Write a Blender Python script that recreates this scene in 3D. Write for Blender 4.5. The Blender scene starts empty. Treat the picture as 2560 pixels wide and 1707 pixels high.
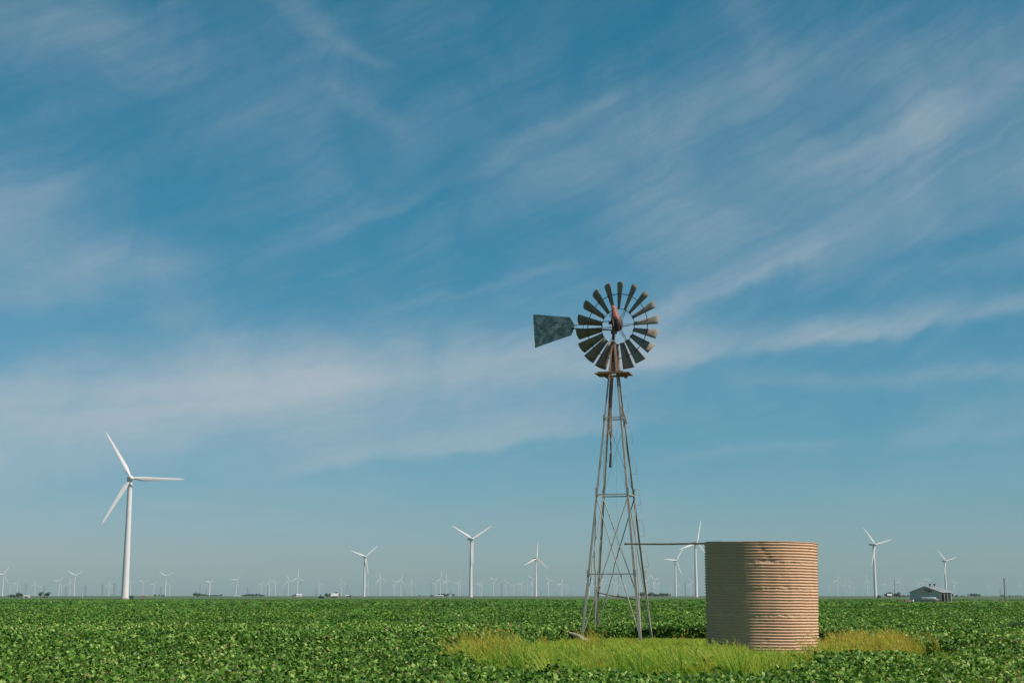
import bpy, bmesh, math, random
import numpy as np
from mathutils import Vector, Matrix
random.seed(7)
RNG = np.random.default_rng(11)
R = math.radians
scene = bpy.context.scene
COL = scene.collection

# ------------------------------------------------------------------ camera
CAM_H = 2.0
FPX = 2560 * 50 / 36.0
PITCH = math.atan((1488 - 853.5) / FPX)
SP, CP = math.sin(PITCH), math.cos(PITCH)
cam_d = bpy.data.cameras.new('camera')
cam_d.lens = 50
cam_d.sensor_width = 36
cam_d.clip_end = 60000
cam_d.clip_start = 0.1
cam = bpy.data.objects.new('camera', cam_d)
COL.objects.link(cam)
cam.location = (0, 0, CAM_H)
cam.rotation_euler = (math.pi / 2 + PITCH, 0, 0)
scene.camera = cam

def ray(px, py):
    u = (px - 1280) / FPX
    v = (853.5 - py) / FPX
    return Vector((u, CP - v * SP, SP + v * CP))

def at(px, py, Y):
    d = ray(px, py)
    t = Y / d.y
    return Vector((d.x * t, Y, CAM_H + d.z * t))

def on_plane(px, py, p, n):
    d = ray(px, py)
    o = Vector((0, 0, CAM_H))
    t = (Vector(p) - o).dot(n) / d.dot(n)
    return o + d * t

def ground(px, Y, z=0.0):
    """point at height z, distance Y, in the vertical plane through column px at the horizon"""
    # column measured near the horizon line
    d = ray(px, 1490)
    return Vector((d.x * Y / d.y, Y, z))

def hl(x):
    xs = [0, 640, 1280, 1800, 2040, 2300, 2560]
    ys = [1489.2, 1487.2, 1486.3, 1486.5, 1488.5, 1490, 1491]
    return float(np.interp(x, xs, ys))

# ------------------------------------------------------------------ helpers
def tag(o, label=None, cat=None, group=None, kind=None):
    if label: o['label'] = label
    if cat: o['category'] = cat
    if group: o['group'] = group
    if kind: o['kind'] = kind
    return o

def empty(name, loc, rz=0.0):
    o = bpy.data.objects.new(name, None)
    COL.objects.link(o)
    o.location = loc
    o.rotation_euler = (0, 0, rz)
    o.empty_display_size = 0.3
    return o

def link(name, mesh, parent=None, loc=None, rot=None):
    o = bpy.data.objects.new(name, mesh)
    COL.objects.link(o)
    if parent: o.parent = parent
    if loc is not None: o.location = loc
    if rot is not None: o.rotation_euler = rot
    return o

class MB:
    def __init__(s):
        s.v = []; s.f = []; s.m = []
    def add(s, verts, faces, mi=0):
        b = len(s.v)
        s.v += [tuple(p) for p in verts]
        s.f += [tuple(b + i for i in f) for f in faces]
        s.m += [mi] * len(faces)
        return s
    def box(s, c, size, rz=0.0, mi=0):
        x, y, z = size[0] / 2, size[1] / 2, size[2] / 2
        cr, sr = math.cos(rz), math.sin(rz)
        vs = []
        for sx, sy, sz in ((-1,-1,-1),(1,-1,-1),(1,1,-1),(-1,1,-1),(-1,-1,1),(1,-1,1),(1,1,1),(-1,1,1)):
            a, b = sx * x, sy * y
            vs.append((c[0] + a * cr - b * sr, c[1] + a * sr + b * cr, c[2] + sz * z))
        return s.add(vs, [(0,3,2,1),(4,5,6,7),(0,1,5,4),(1,2,6,5),(2,3,7,6),(3,0,4,7)], mi)
    def bar(s, p0, p1, w, h, up=(0,0,1), w1=None, h1=None, mi=0):
        p0, p1 = Vector(p0), Vector(p1)
        d = (p1 - p0).normalized()
        a = d.cross(Vector(up))
        if a.length < 1e-4: a = d.cross(Vector((1, 0, 0)))
        a.normalize(); b = a.cross(d)
        w1 = w if w1 is None else w1; h1 = h if h1 is None else h1
        vs = [p0 + a*sx*w/2 + b*sy*h/2 for sx, sy in ((-1,-1),(1,-1),(1,1),(-1,1))]
        vs += [p1 + a*sx*w1/2 + b*sy*h1/2 for sx, sy in ((-1,-1),(1,-1),(1,1),(-1,1))]
        return s.add(vs, [(0,3,2,1),(4,5,6,7),(0,1,5,4),(1,2,6,5),(2,3,7,6),(3,0,4,7)], mi)
    def tube(s, pts, rads, n=8, cap=True, mi=0):
        pts = [Vector(p) for p in pts]
        if not hasattr(rads, '__len__'): rads = [rads] * len(pts)
        rings = []
        prev = None
        vs = []
        for i, p in enumerate(pts):
            d = (pts[min(i+1, len(pts)-1)] - pts[max(i-1, 0)]).normalized()
            if prev is None:
                a = d.cross(Vector((0, 0, 1)))
                if a.length < 1e-3: a = d.cross(Vector((1, 0, 0)))
                a.normalize()
            else:
                a = (prev - d * prev.dot(d)).normalized()
            prev = a
            b = d.cross(a)
            for k in range(n):
                t = 2*math.pi*k/n
                vs.append(p + (a*math.cos(t) + b*math.sin(t))*rads[i])
        fs = []
        for i in range(len(pts)-1):
            for k in range(n):
                k2 = (k+1) % n
                fs.append((i*n+k, i*n+k2, (i+1)*n+k2, (i+1)*n+k))
        if cap:
            fs.append(tuple(range(n-1, -1, -1)))
            fs.append(tuple((len(pts)-1)*n + k for k in range(n)))
        return s.add(vs, fs, mi)
    def mesh(s, name, mats, smooth=False, angle=None):
        me = bpy.data.meshes.new(name)
        me.from_pydata(s.v, [], s.f)
        if not isinstance(mats, (list, tuple)): mats = [mats]
        for m in mats: me.materials.append(m)
        if len(mats) > 1: me.polygons.foreach_set('material_index', s.m)
        me.update()
        bm = bmesh.new(); bm.from_mesh(me)
        bmesh.ops.recalc_face_normals(bm, faces=bm.faces)
        bm.to_mesh(me); bm.free()
        if smooth:
            me.polygons.foreach_set('use_smooth', [True]*len(me.polygons))
            if angle: me.set_sharp_from_angle(angle=R(angle))
        return me
    def build(s, name, mats, parent=None, smooth=False, loc=None, rot=None, angle=40):
        return link(name, s.mesh(name, mats, smooth, angle), parent, loc, rot)

def np_mesh(name, co, tri, mats, tint=None, mat_idx=None, quads=False, smooth=False):
    me = bpy.data.meshes.new(name)
    k = tri.shape[1]
    me.vertices.add(len(co)); me.vertices.foreach_set('co', co.astype(np.float32).ravel())
    me.loops.add(tri.size); me.loops.foreach_set('vertex_index', tri.astype(np.int32).ravel())
    me.polygons.add(len(tri))
    me.polygons.foreach_set('loop_start', np.arange(0, tri.size, k, dtype=np.int32))
    try: me.polygons.foreach_set('loop_total', np.full(len(tri), k, dtype=np.int32))
    except Exception: pass
    for m in mats: me.materials.append(m)
    if mat_idx is not None: me.polygons.foreach_set('material_index', mat_idx.astype(np.int32))
    if smooth: me.polygons.foreach_set('use_smooth', np.ones(len(tri), dtype=bool))
    me.update(calc_edges=True)
    if tint is not None:
        a = me.attributes.new('tint', 'FLOAT', 'POINT')
        a.data.foreach_set('value', tint.astype(np.float32))
    return me

def vnoise(x, y, sc, seed):
    """bilinear value noise, 0..1"""
    g = np.random.default_rng(seed).random((256, 256))
    xs, ys = x / sc + 1000.3, y / sc + 1000.7
    xi, yi = np.floor(xs).astype(int), np.floor(ys).astype(int)
    fx, fy = xs - xi, ys - yi
    fx = fx*fx*(3-2*fx); fy = fy*fy*(3-2*fy)
    a = g[xi % 256, yi % 256]; b = g[(xi+1) % 256, yi % 256]
    c = g[xi % 256, (yi+1) % 256]; d = g[(xi+1) % 256, (yi+1) % 256]
    return (a*(1-fx)+b*fx)*(1-fy) + (c*(1-fx)+d*fx)*fy

# ------------------------------------------------------------------ materials
class NT:
    """thin node helper"""
    def __init__(s, tree): s.t = tree; s.n = tree.nodes; s.l = tree.links
    def node(s, typ, **kw):
        n = s.n.new(typ)
        for k, v in kw.items(): setattr(n, k, v)
        return n
    def set(s, inp, v):
        if isinstance(v, bpy.types.NodeSocket): s.l.new(v, inp)
        elif v is not None: inp.default_value = v
    def math(s, op, a, b=None, c=None, clamp=False):
        n = s.node('ShaderNodeMath', operation=op, use_clamp=clamp)
        s.set(n.inputs[0], a)
        if b is not None: s.set(n.inputs[1], b)
        if c is not None: s.set(n.inputs[2], c)
        return n.outputs[0]
    def noise(s, vec, scale, detail=4, rough=0.5, dist=0.0, dim='3D'):
        n = s.node('ShaderNodeTexNoise', noise_dimensions=dim)
        if vec is not None: s.l.new(vec, n.inputs['Vector'])
        n.inputs['Scale'].default_value = scale
        n.inputs['Detail'].default_value = detail
        n.inputs['Roughness'].default_value = rough
        n.inputs['Distortion'].default_value = dist
        return n
    def ramp(s, fac, stops, interp='LINEAR'):
        n = s.node('ShaderNodeValToRGB')
        cr = n.color_ramp; cr.interpolation = interp
        while len(cr.elements) < len(stops): cr.elements.new(0.5)
        for e, (p, c) in zip(cr.elements, stops):
            e.position = p
            e.color = (c, c, c, 1) if not hasattr(c, '__len__') else (c[0], c[1], c[2], 1)
        s.set(n.inputs[0], fac)
        return n.outputs[0]
    def mix(s, fac, a, b, mode='MIX'):
        n = s.node('ShaderNodeMix', data_type='RGBA', blend_type=mode)
        s.set(n.inputs[0], fac)
        for i, v in ((6, a), (7, b)):
            if isinstance(v, (tuple, list)): v = (v[0], v[1], v[2], 1)
            s.set(n.inputs[i], v)
        return n.outputs[2]
    def maprange(s, v, a, b, c=0.0, d=1.0, smooth=True):
        n = s.node('ShaderNodeMapRange', interpolation_type='SMOOTHSTEP' if smooth else 'LINEAR')
        s.set(n.inputs[0], v)
        for i, q in zip((1, 2, 3, 4), (a, b, c, d)): n.inputs[i].default_value = q
        return n.outputs[0]

def new_mat(name):
    m = bpy.data.materials.new(name)
    m.use_nodes = True
    nt = NT(m.node_tree)
    return m, nt, m.node_tree.nodes['Principled BSDF'], m.node_tree.nodes['Material Output']

def simple(name, col, rough=0.6, metal=0.0, var=0.15, scale=3.0, col2=None, bump=0.0, spec=0.5, obj=True, contrast=(0.35, 0.7)):
    m, nt, p, o = new_mat(name)
    tc = nt.node('ShaderNodeTexCoord')
    n = nt.noise(tc.outputs['Object'], scale, 6, 0.62)
    c2 = col2 or tuple(c * (1 - var) for c in col)
    c1 = col if col2 else tuple(min(1, c * (1 + var * .5)) for c in col)
    f = nt.ramp(n.outputs[0], [(contrast[0], 0.0), (contrast[1], 1.0)])
    nt.set(p.inputs['Base Color'], nt.mix(f, c1, c2))
    p.inputs['Roughness'].default_value = rough
    p.inputs['Metallic'].default_value = metal
    p.inputs['Specular IOR Level'].default_value = spec
    if bump:
        n2 = nt.noise(tc.outputs['Object'], scale * 6, 4, 0.6)
        b = nt.node('ShaderNodeBump')
        b.inputs['Strength'].default_value = bump
        b.inputs['Distance'].default_value = 0.02
        nt.l.new(n2.outputs[0], b.inputs['Height'])
        nt.l.new(b.outputs[0], p.inputs['Normal'])
    return m

def leaf_mat(name, stops, trans=0.3, rough=0.5, spec=0.35):
    m, nt, p, o = new_mat(name)
    at_ = nt.node('ShaderNodeAttribute', attribute_name='tint')
    col = nt.ramp(at_.outputs['Fac'], stops)
    nt.set(p.inputs['Base Color'], col)
    p.inputs['Roughness'].default_value = rough
    p.inputs['Specular IOR Level'].default_value = spec
    tr = nt.node('ShaderNodeBsdfTranslucent')
    tcol = nt.mix(1.0, col, (1.25, 1.2, 0.5), 'MULTIPLY')
    nt.l.new(tcol, tr.inputs['Color'])
    mx = nt.node('ShaderNodeMixShader')
    mx.inputs[0].default_value = trans
    nt.l.new(p.outputs[0], mx.inputs[1]); nt.l.new(tr.outputs[0], mx.inputs[2])
    nt.l.new(mx.outputs[0], o.inputs['Surface'])
    return m

M = {}
M['turbine'] = simple('turbine_paint', (0.72, 0.665, 0.65), 0.4, 0, 0.06, 0.25)
M['concrete'] = simple('concrete', (0.42, 0.34, 0.26), 0.9, 0, 0.2, 1.0)
M['galv'] = simple('weathered_galvanised_steel', (0.37, 0.355, 0.295), 0.6, 0.05, 0.25, 2.5, col2=(0.25, 0.20, 0.15), contrast=(0.45, 0.85), bump=0.1)
M['galv_dark'] = simple('dull_blade_steel', (0.24, 0.205, 0.15), 0.65, 0.0, 0.2, 3.0, col2=(0.18, 0.095, 0.055), contrast=(0.45, 0.75), bump=0.15)
m_ = M['galv']; nt_ = NT(m_.node_tree); p_ = m_.node_tree.nodes['Principled BSDF']
old = p_.inputs['Base Color'].links[0].from_socket
tc_n = nt_.node('ShaderNodeTexCoord'); sx_n = nt_.node('ShaderNodeSeparateXYZ'); nt_.l.new(tc_n.outputs['Object'], sx_n.inputs[0])
nn_ = nt_.noise(tc_n.outputs['Object'], 6.0, 5, 0.6)
hh_ = nt_.maprange(nt_.math('ADD', sx_n.outputs[2], nt_.math('MULTIPLY', nn_.outputs[0], 1.2)), 12.2, 12.9, 0.0, 0.85)
nt_.l.new(nt_.mix(hh_, old, (0.42, 0.23, 0.14)), p_.inputs['Base Color'])
M['rust'] = simple('rusty_steel', (0.24, 0.085, 0.045), 0.75, 0.1, 0.3, 7.0, col2=(0.13, 0.055, 0.03), bump=0.3)
M['iron'] = simple('dark_greasy_iron', (0.055, 0.045, 0.04), 0.6, 0.4, 0.3, 6.0, col2=(0.11, 0.05, 0.03), bump=0.3)
M['hood'] = simple('faded_red_hood_paint', (0.27, 0.075, 0.045), 0.55, 0.0, 0.3, 7.0, col2=(0.30, 0.15, 0.10), contrast=(0.55, 0.7), bump=0.2)
M['wood'] = simple('weathered_wood', (0.36, 0.20, 0.13), 0.85, 0, 0.3, 5.0, col2=(0.20, 0.10, 0.06), bump=0.4)
M['pale_wood'] = simple('bleached_wood', (0.52, 0.42, 0.33), 0.85, 0, 0.3, 5.0, bump=0.4)
M['pipe'] = simple('rusty_pipe', (0.44, 0.32, 0.22), 0.7, 0.1, 0.3, 4.0, col2=(0.30, 0.18, 0.11))
M['cloth'] = simple('faded_sheet', (0.55, 0.43, 0.35), 0.9, 0, 0.2, 4.0)

# tail vane: stained galvanised sheet
m, nt, p, o = new_mat('stained_vane_sheet')
tc = nt.node('ShaderNodeTexCoord')
n1 = nt.noise(tc.outputs['Object'], 1.5, 7, 0.6, 1.8)
n2 = nt.noise(tc.outputs['Object'], 4.5, 6, 0.65, 0.6)
c = nt.mix(nt.ramp(n1.outputs[0], [(0.44, 0.0), (0.56, 1.0)]), (0.20, 0.24, 0.215), (0.50, 0.51, 0.44))
c = nt.mix(nt.ramp(n2.outputs[0], [(0.56, 0.0), (0.66, 0.95)]), c, (0.085, 0.075, 0.065))
nt.set(p.inputs['Base Color'], c)
p.inputs['Metallic'].default_value = 0.25
p.inputs['Roughness'].default_value = 0.55
bp = nt.node('ShaderNodeBump'); bp.inputs['Strength'].default_value = 0.35; bp.inputs['Distance'].default_value = 0.05
nt.l.new(n1.outputs[0], bp.inputs['Height']); nt.l.new(bp.outputs[0], p.inputs['Normal'])
M['vane'] = m

# tank: tan paint on corrugated steel, chalky, faint stains near the foot
m, nt, p, o = new_mat('tan_tank_paint')
tc = nt.node('ShaderNodeTexCoord')
n1 = nt.noise(tc.outputs['Object'], 1.1, 7, 0.6)
n2 = nt.noise(tc.outputs['Object'], 14.0, 5, 0.65)
mp = nt.node('ShaderNodeMapping'); mp.inputs['Scale'].default_value = (3.0, 3.0, 0.35)
nt.l.new(tc.outputs['Object'], mp.inputs['Vector'])
n3 = nt.noise(mp.outputs[0], 2.5, 6, 0.6)
c = nt.mix(nt.ramp(n1.outputs[0], [(0.35, 0.0), (0.7, 1.0)]), (0.60, 0.378, 0.232), (0.54, 0.345, 0.218))
c = nt.mix(nt.ramp(n3.outputs[0], [(0.52, 0.0), (0.75, 0.5)]), c, (0.49, 0.32, 0.20))
c = nt.mix(nt.ramp(n2.outputs[0], [(0.62, 0.0), (0.74, 0.35)]), c, (0.30, 0.19, 0.12))
sx = nt.node('ShaderNodeSeparateXYZ'); nt.l.new(tc.outputs['Object'], sx.inputs[0])
low = nt.maprange(nt.math('ADD', sx.outputs[2], nt.math('MULTIPLY', n2.outputs[0], 0.5)), 1.1, 0.3, 0.0, 0.6)
c = nt.mix(low, c, (0.57, 0.36, 0.26))
nt.set(p.inputs['Base Color'], c)
p.inputs['Roughness'].default_value = 0.75
p.inputs['Specular IOR Level'].default_value = 0.25
bp = nt.node('ShaderNodeBump'); bp.inputs['Strength'].default_value = 0.12; bp.inputs['Distance'].default_value = 0.02
nt.l.new(n2.outputs[0], bp.inputs['Height']); nt.l.new(bp.outputs[0], p.inputs['Normal'])
M['tank'] = m

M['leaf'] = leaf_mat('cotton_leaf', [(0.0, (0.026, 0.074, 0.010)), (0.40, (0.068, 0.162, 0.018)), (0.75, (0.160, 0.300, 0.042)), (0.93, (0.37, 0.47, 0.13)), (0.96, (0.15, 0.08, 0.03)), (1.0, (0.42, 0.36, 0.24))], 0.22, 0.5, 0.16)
M['weed'] = leaf_mat('weed_grass', [(0.0, (0.045, 0.13, 0.02)), (0.22, (0.14, 0.30, 0.035)), (0.46, (0.28, 0.44, 0.055)), (0.68, (0.41, 0.47, 0.075)), (0.84, (0.52, 0.40, 0.08)), (1.0, (0.46, 0.28, 0.06))], 0.4, 0.6, 0.2)
M['bush'] = leaf_mat('pale_brush', [(0.0, (0.06, 0.13, 0.05)), (1.0, (0.14, 0.23, 0.09))], 0.3, 0.7, 0.1)
M['tree'] = leaf_mat('tree_leaf', [(0.0, (0.035, 0.065, 0.03)), (0.6, (0.055, 0.10, 0.045)), (1.0, (0.095, 0.14, 0.06))], 0.2, 0.6, 0.2)
M['bark'] = simple('bark', (0.10, 0.075, 0.05), 0.9, 0, 0.3, 3)
M['pylon'] = simple('pylon_steel', (0.10, 0.12, 0.12), 0.6, 0.2, 0.2, 1)
M['shed_wall'] = simple('grey_green_corrugated_wall', (0.45, 0.48, 0.43), 0.6, 0.15, 0.2, 0.8, col2=(0.36, 0.40, 0.36), bump=0.1)
M['shed_roof'] = simple('pale_tin_roof', (0.50, 0.52, 0.53), 0.5, 0.25, 0.2, 0.6, col2=(0.40, 0.41, 0.41))
M['white'] = simple('chalky_white_paint', (0.60, 0.58, 0.56), 0.55, 0, 0.12, 1.2)
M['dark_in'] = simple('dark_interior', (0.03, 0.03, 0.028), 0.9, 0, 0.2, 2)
M['red_brown'] = simple('rusty_red_paint', (0.20, 0.085, 0.05), 0.7, 0.0, 0.3, 2, col2=(0.14, 0.06, 0.04))
M['red'] = simple('orange_red_paint', (0.55, 0.10, 0.06), 0.5, 0, 0.2, 1)
M['green_paint'] = simple('dark_green_paint', (0.02, 0.10, 0.06), 0.45, 0, 0.2, 1)
M['tyre'] = simple('black_rubber', (0.02, 0.02, 0.02), 0.9, 0, 0.2, 2)
M['silver'] = simple('silver_tank_paint', (0.34, 0.37, 0.38), 0.35, 0.2, 0.1, 1.5)
M['brick_brown'] = simple('brown_wall', (0.28, 0.17, 0.12), 0.8, 0, 0.2, 1)
M['pole_wood'] = simple('creosoted_pole', (0.13, 0.075, 0.045), 0.85, 0, 0.3, 2, col2=(0.08, 0.06, 0.05))

# soil under the plants / far fields
m, nt, p, o = new_mat('prairie_ground')
geo = nt.node('ShaderNodeNewGeometry')
sp_ = nt.node('ShaderNodeSeparateXYZ'); nt.l.new(geo.outputs['Position'], sp_.inputs[0])
n1 = nt.noise(geo.outputs['Position'], 1.3, 6, 0.65)
soil = nt.mix(nt.ramp(n1.outputs[0], [(0.35, 0.0), (0.65, 1.0)]), (0.050, 0.042, 0.022), (0.095, 0.062, 0.038))
mp = nt.node('ShaderNodeMapping'); mp.inputs['Scale'].default_value = (0.0007, 0.0040, 1.0)
nt.l.new(geo.outputs['Position'], mp.inputs['Vector'])
n2 = nt.noise(mp.outputs[0], 1.0, 3, 0.5)
far = nt.ramp(n2.outputs[0], [(0.36, (0.075, 0.125, 0.050)), (0.48, (0.105, 0.145, 0.075)), (0.54, (0.085, 0.130, 0.055)), (0.66, (0.135, 0.150, 0.085))])
n3 = nt.noise(geo.outputs['Position'], 0.05, 6, 0.7)
far = nt.mix(nt.ramp(n3.outputs[0], [(0.3, 0.0), (0.7, 0.5)]), far, (0.06, 0.095, 0.04))
fac = nt.maprange(sp_.outputs[1], 495, 520)
nt.set(p.inputs['Base Color'], nt.mix(fac, soil, far))
p.inputs['Roughness'].default_value = 0.95
p.inputs['Specular IOR Level'].default_value = 0.1
M['ground'] = m

# ------------------------------------------------------------------ ground, haze
mb = MB(); mb.add([(-12000, -300, 0), (12000, -300, 0), (12000, 13500, 0), (-12000, 13500, 0)], [(0, 1, 2, 3)])
tag(mb.build('ground', M['ground']), 'flat green farmland stretching to the horizon', 'ground', kind='structure')

HAZE = 0.60e-4
mb = MB(); mb.box((0, 6600, 58), (24200, 14000, 118))
hz = mb.build('haze', bpy.data.materials.new('haze'))
hm = hz.data.materials[0]; hm.use_nodes = True
hn = hm.node_tree; hn.nodes.clear()
ho = hn.nodes.new('ShaderNodeOutputMaterial'); hv = hn.nodes.new('ShaderNodeVolumePrincipled')
hv.inputs['Color'].default_value = (0.53, 0.63, 0.70, 1)
hv.inputs['Density'].default_value = HAZE
hv.inputs['Anisotropy'].default_value = 0.0
hn.links.new(hv.outputs[0], ho.inputs['Volume'])
tag(hz, 'thin pale haze veiling the far fields', 'haze', kind='stuff')

# ------------------------------------------------------------------ crop
# clearing around windmill and tank in plan: (photo column, distance)
CLEAR = [(1145, 37), (1175, 34.8), (1240, 32), (1330, 31), (1480, 30), (1700, 30), (1900, 30), (2030, 31), (2130, 33), (2270, 36), (2400, 39), (2490, 41.5),
         (2490, 45.5), (2380, 47), (2290, 51), (2120, 55), (2000, 60), (1780, 64.5), (1640, 66.2), (1480, 66.4), (1410, 65.4), (1385, 58), (1330, 51), (1250, 47), (1190, 44), (1145, 41)]
CL = np.array([((x - 1280) / FPX * (d * 0.985), d) for x, d in CLEAR])

mb = MB(); TH_ = [(float(a), float(b), 0.004) for (a, b), (p_, d_) in zip(CL, CLEAR) if p_ < 2300]
mb.add(TH_, [tuple(range(len(TH_)))])
M['thatch'] = simple('dry_grass_thatch', (0.065, 0.085, 0.028), 0.95, 0, 0.3, 2.5, col2=(0.13, 0.10, 0.05), bump=0.4, spec=0.1)
tag(mb.build('clearing_ground', M['thatch']), 'dry grassy ground of the uncropped patch under windmill and tank', 'ground', kind='structure')

def inside(poly, x, y):
    res = np.zeros(len(x), dtype=bool)
    j = len(poly) - 1
    for i in range(len(poly)):
        xi, yi = poly[i]; xj, yj = poly[j]
        c = ((yi > y) != (yj > y)) & (x < (xj - xi) * (y - yi) / (yj - yi + 1e-12) + xi)
        res ^= c
        j = i
    return res

SHED_D = 440.0
shed_c = ground(2327, SHED_D)

def bump_(x, y):
    """plant mounds: fine ones near, coarser drifts over the whole field"""
    b = 0.42*vnoise(x, y, 0.55, 1) + 0.32*vnoise(x*0.6, y, 1.2, 2) + 0.26*vnoise(x*0.35, y, 3.2, 3) + 0.20*vnoise(x*0.25, y, 10.0, 4)
    # long low drifts along the rows: poorer strips where soil shows
    d = 0.55*vnoise(x*0.09 + 40, y + 0.05*x, 2.6, 5) + 0.45*vnoise(x*0.04 + 70, y + 0.04*x, 11.0, 6)
    b = b - 0.55*np.clip(0.46 - d, 0, 0.3)*(0.5 + vnoise(x*0.5, y, 4.0, 7))
    return np.clip((b - 0.33)/0.42, 0, 1)

PAST = [(2190, 330), (2230, 292), (2330, 282), (2500, 288), (2640, 296), (2640, 500), (2190, 500)]
PG = np.array([((x - 1280)/FPX*d*1.0156, d) for x, d in PAST])

def canopy(x, y):
    rows = np.cos(2*np.pi*(y + 0.06*x + 0.5*vnoise(x, y, 14, 8))/1.02)
    return 0.18 + 0.56*bump_(x, y)**1.15 + 0.04*rows

def in_field(x, y, jitter=0.5):
    jx = x + ((vnoise(x, y, 0.8, 21) - .5) + (vnoise(x, y, 2.2, 23) - .5)*1.2) * jitter * 2
    jy = y + ((vnoise(x, y, 0.8, 22) - .5) + (vnoise(x, y, 2.2, 24) - .5)*1.2) * jitter * 2
    ok = ~inside(CL, jx, jy)
    ok |= (y < 37) & (RNG.random(len(x)) < 0.22) & (vnoise(x, y, 0.9, 25) > 0.55)   # strays among the weeds
    ok &= ~inside(PG, x + 6*(vnoise(x, y, 3, 26) - .5), y + 18*(vnoise(x, y, 5, 27) - .5))
    ok &= ((x - shed_c.x)/14)**2 + ((y - shed_c.y)/13)**2 > 1
    return ok

def frames(n, yaw):
    """orthonormal bases with z = n"""
    t = np.stack([np.cos(yaw), np.sin(yaw), np.zeros_like(yaw)], 1)
    a = np.cross(t, n); a /= np.linalg.norm(a, axis=1)[:, None] + 1e-9
    b = np.cross(n, a)
    return a, b

def instance(tv, tf, pos, n, yaw, size):
    a, b = frames(n, yaw)
    k = len(tv)
    co = (pos[:, None, :] + size[:, None, None] * (tv[None, :, 0, None]*a[:, None, :] + tv[None, :, 1, None]*b[:, None, :] + tv[None, :, 2, None]*n[:, None, :]))
    tri = (tf[None] + (np.arange(len(pos))*k)[:, None, None]).reshape(-1, tf.shape[1])
    return co.reshape(-1, 3), tri

LEAF = np.array([(0, 0, .06), (0, -.42, 0), (.30, -.22, -.03), (.52, .10, -.13), (.20, .16, .0), (0, .56, -.12), (-.20, .16, .0), (-.52, .10, -.13), (-.30, -.22, -.03)], float)
LEAF_F = np.array([(0,1,2),(0,2,3),(0,3,4),(0,4,5),(0,5,6),(0,6,7),(0,7,8),(0,8,1)])
QUAD = np.array([(0, -.5, -.05), (.5, 0, -.08), (0, .5, -.05), (-.5, 0, -.08), (0, 0, .08)], float)
QUAD_F = np.array([(0,1,4),(1,2,4),(2,3,4),(3,0,4)])
TRI2 = np.array([(0, -.5, 0), (.5, 0, -.1), (0, .5, 0), (-.5, 0, -.1)], float)
TRI2_F = np.array([(0,1,2),(0,2,3)])

def crop_layer(dens, y0, y1, s0, s1, tv, tf, depth_pow, tilt=0.95, half=0.47):
    area = half*(y1**2 - y0**2)
    N = int(area*dens)
    y = np.sqrt(RNG.random(N)*(y1**2 - y0**2) + y0**2)
    x = (RNG.random(N)*2 - 1)*half*y
    k = in_field(x, y); x, y = x[k], y[k]
    N = len(x)
    bb = bump_(x, y); k = RNG.random(N) < 0.16 + 0.84*bb; x, y, bb = x[k], y[k], bb[k]; N = len(x)
    H = canopy(x, y)
    z = H*(1 - 0.9*RNG.random(N)**depth_pow)
    z = np.maximum(z, 0.06)
    n = RNG.normal(size=(N, 3))*tilt + np.array([0.25, -0.12, 1.0])
    n[:, 2] = np.abs(n[:, 2]) + 0.05
    n /= np.linalg.norm(n, axis=1)[:, None]
    size = s0 + (s1 - s0)*RNG.random(N)
    co, tri = instance(tv, tf, np.stack([x, y, z], 1), n, RNG.random(N)*6.283, size)
    big = vnoise(x*0.3, y, 12, 31)*0.30 + vnoise(x, y, 1.6, 32)*0.25
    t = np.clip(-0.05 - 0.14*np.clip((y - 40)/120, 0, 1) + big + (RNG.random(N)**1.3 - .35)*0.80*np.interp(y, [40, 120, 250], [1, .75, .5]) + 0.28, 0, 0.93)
    brown = RNG.random(N) < 0.028*np.interp(y, [40, 120], [1, .45])*(0.4 + 1.6*vnoise(x, y, 2.5, 33))
    t[brown] = 0.95 + 0.05*RNG.random(brown.sum())**2
    return co, tri, np.repeat(t, len(tv))

parts = [crop_layer(330, 20.5, 42, 0.07, 0.12, LEAF, LEAF_F, 1.5),
         crop_layer(130, 42, 100, 0.085, 0.155, QUAD, QUAD_F, 1.9),
         crop_layer(42, 100, 190, 0.13, 0.22, TRI2, TRI2_F, 2.2, 0.75),
         crop_layer(5, 190, 505, 0.38, 0.60, TRI2, TRI2_F, 2.6, 0.5)]
# leafy flanks where the crop meets the uncropped patch
seg = np.roll(CL, -1, 0) - CL; sl = np.linalg.norm(seg, axis=1)
ne = 46000
e_ = RNG.choice(len(CL), ne, p=sl/sl.sum()); tt_ = RNG.random(ne)
q_ = CL[e_] + seg[e_]*tt_[:, None] + RNG.normal(size=(ne, 2))*0.55
k = in_field(q_[:, 0], q_[:, 1]) & ((q_[:, 0]/q_[:, 1]*FPX/.985 + 1280 < 2270) | (RNG.random(ne) < .12)); fx_, fy_ = q_[k, 0], q_[k, 1]; ne = len(fx_)
Hf = np.maximum(canopy(fx_, fy_), 0.45)
n = RNG.normal(size=(ne, 3))*0.8 + np.array([0.3, -0.7, 0.8]); n /= np.linalg.norm(n, axis=1)[:, None]
co, tri = instance(QUAD, QUAD_F, np.stack([fx_, fy_, 0.05 + (Hf - .05)*RNG.random(ne)**0.8], 1), n, RNG.random(ne)*6.283, 0.08 + 0.06*RNG.random(ne))
parts.append((co, tri, np.repeat(np.clip(RNG.random(ne)**1.3*0.9, 0, .93), len(QUAD))))
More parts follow.
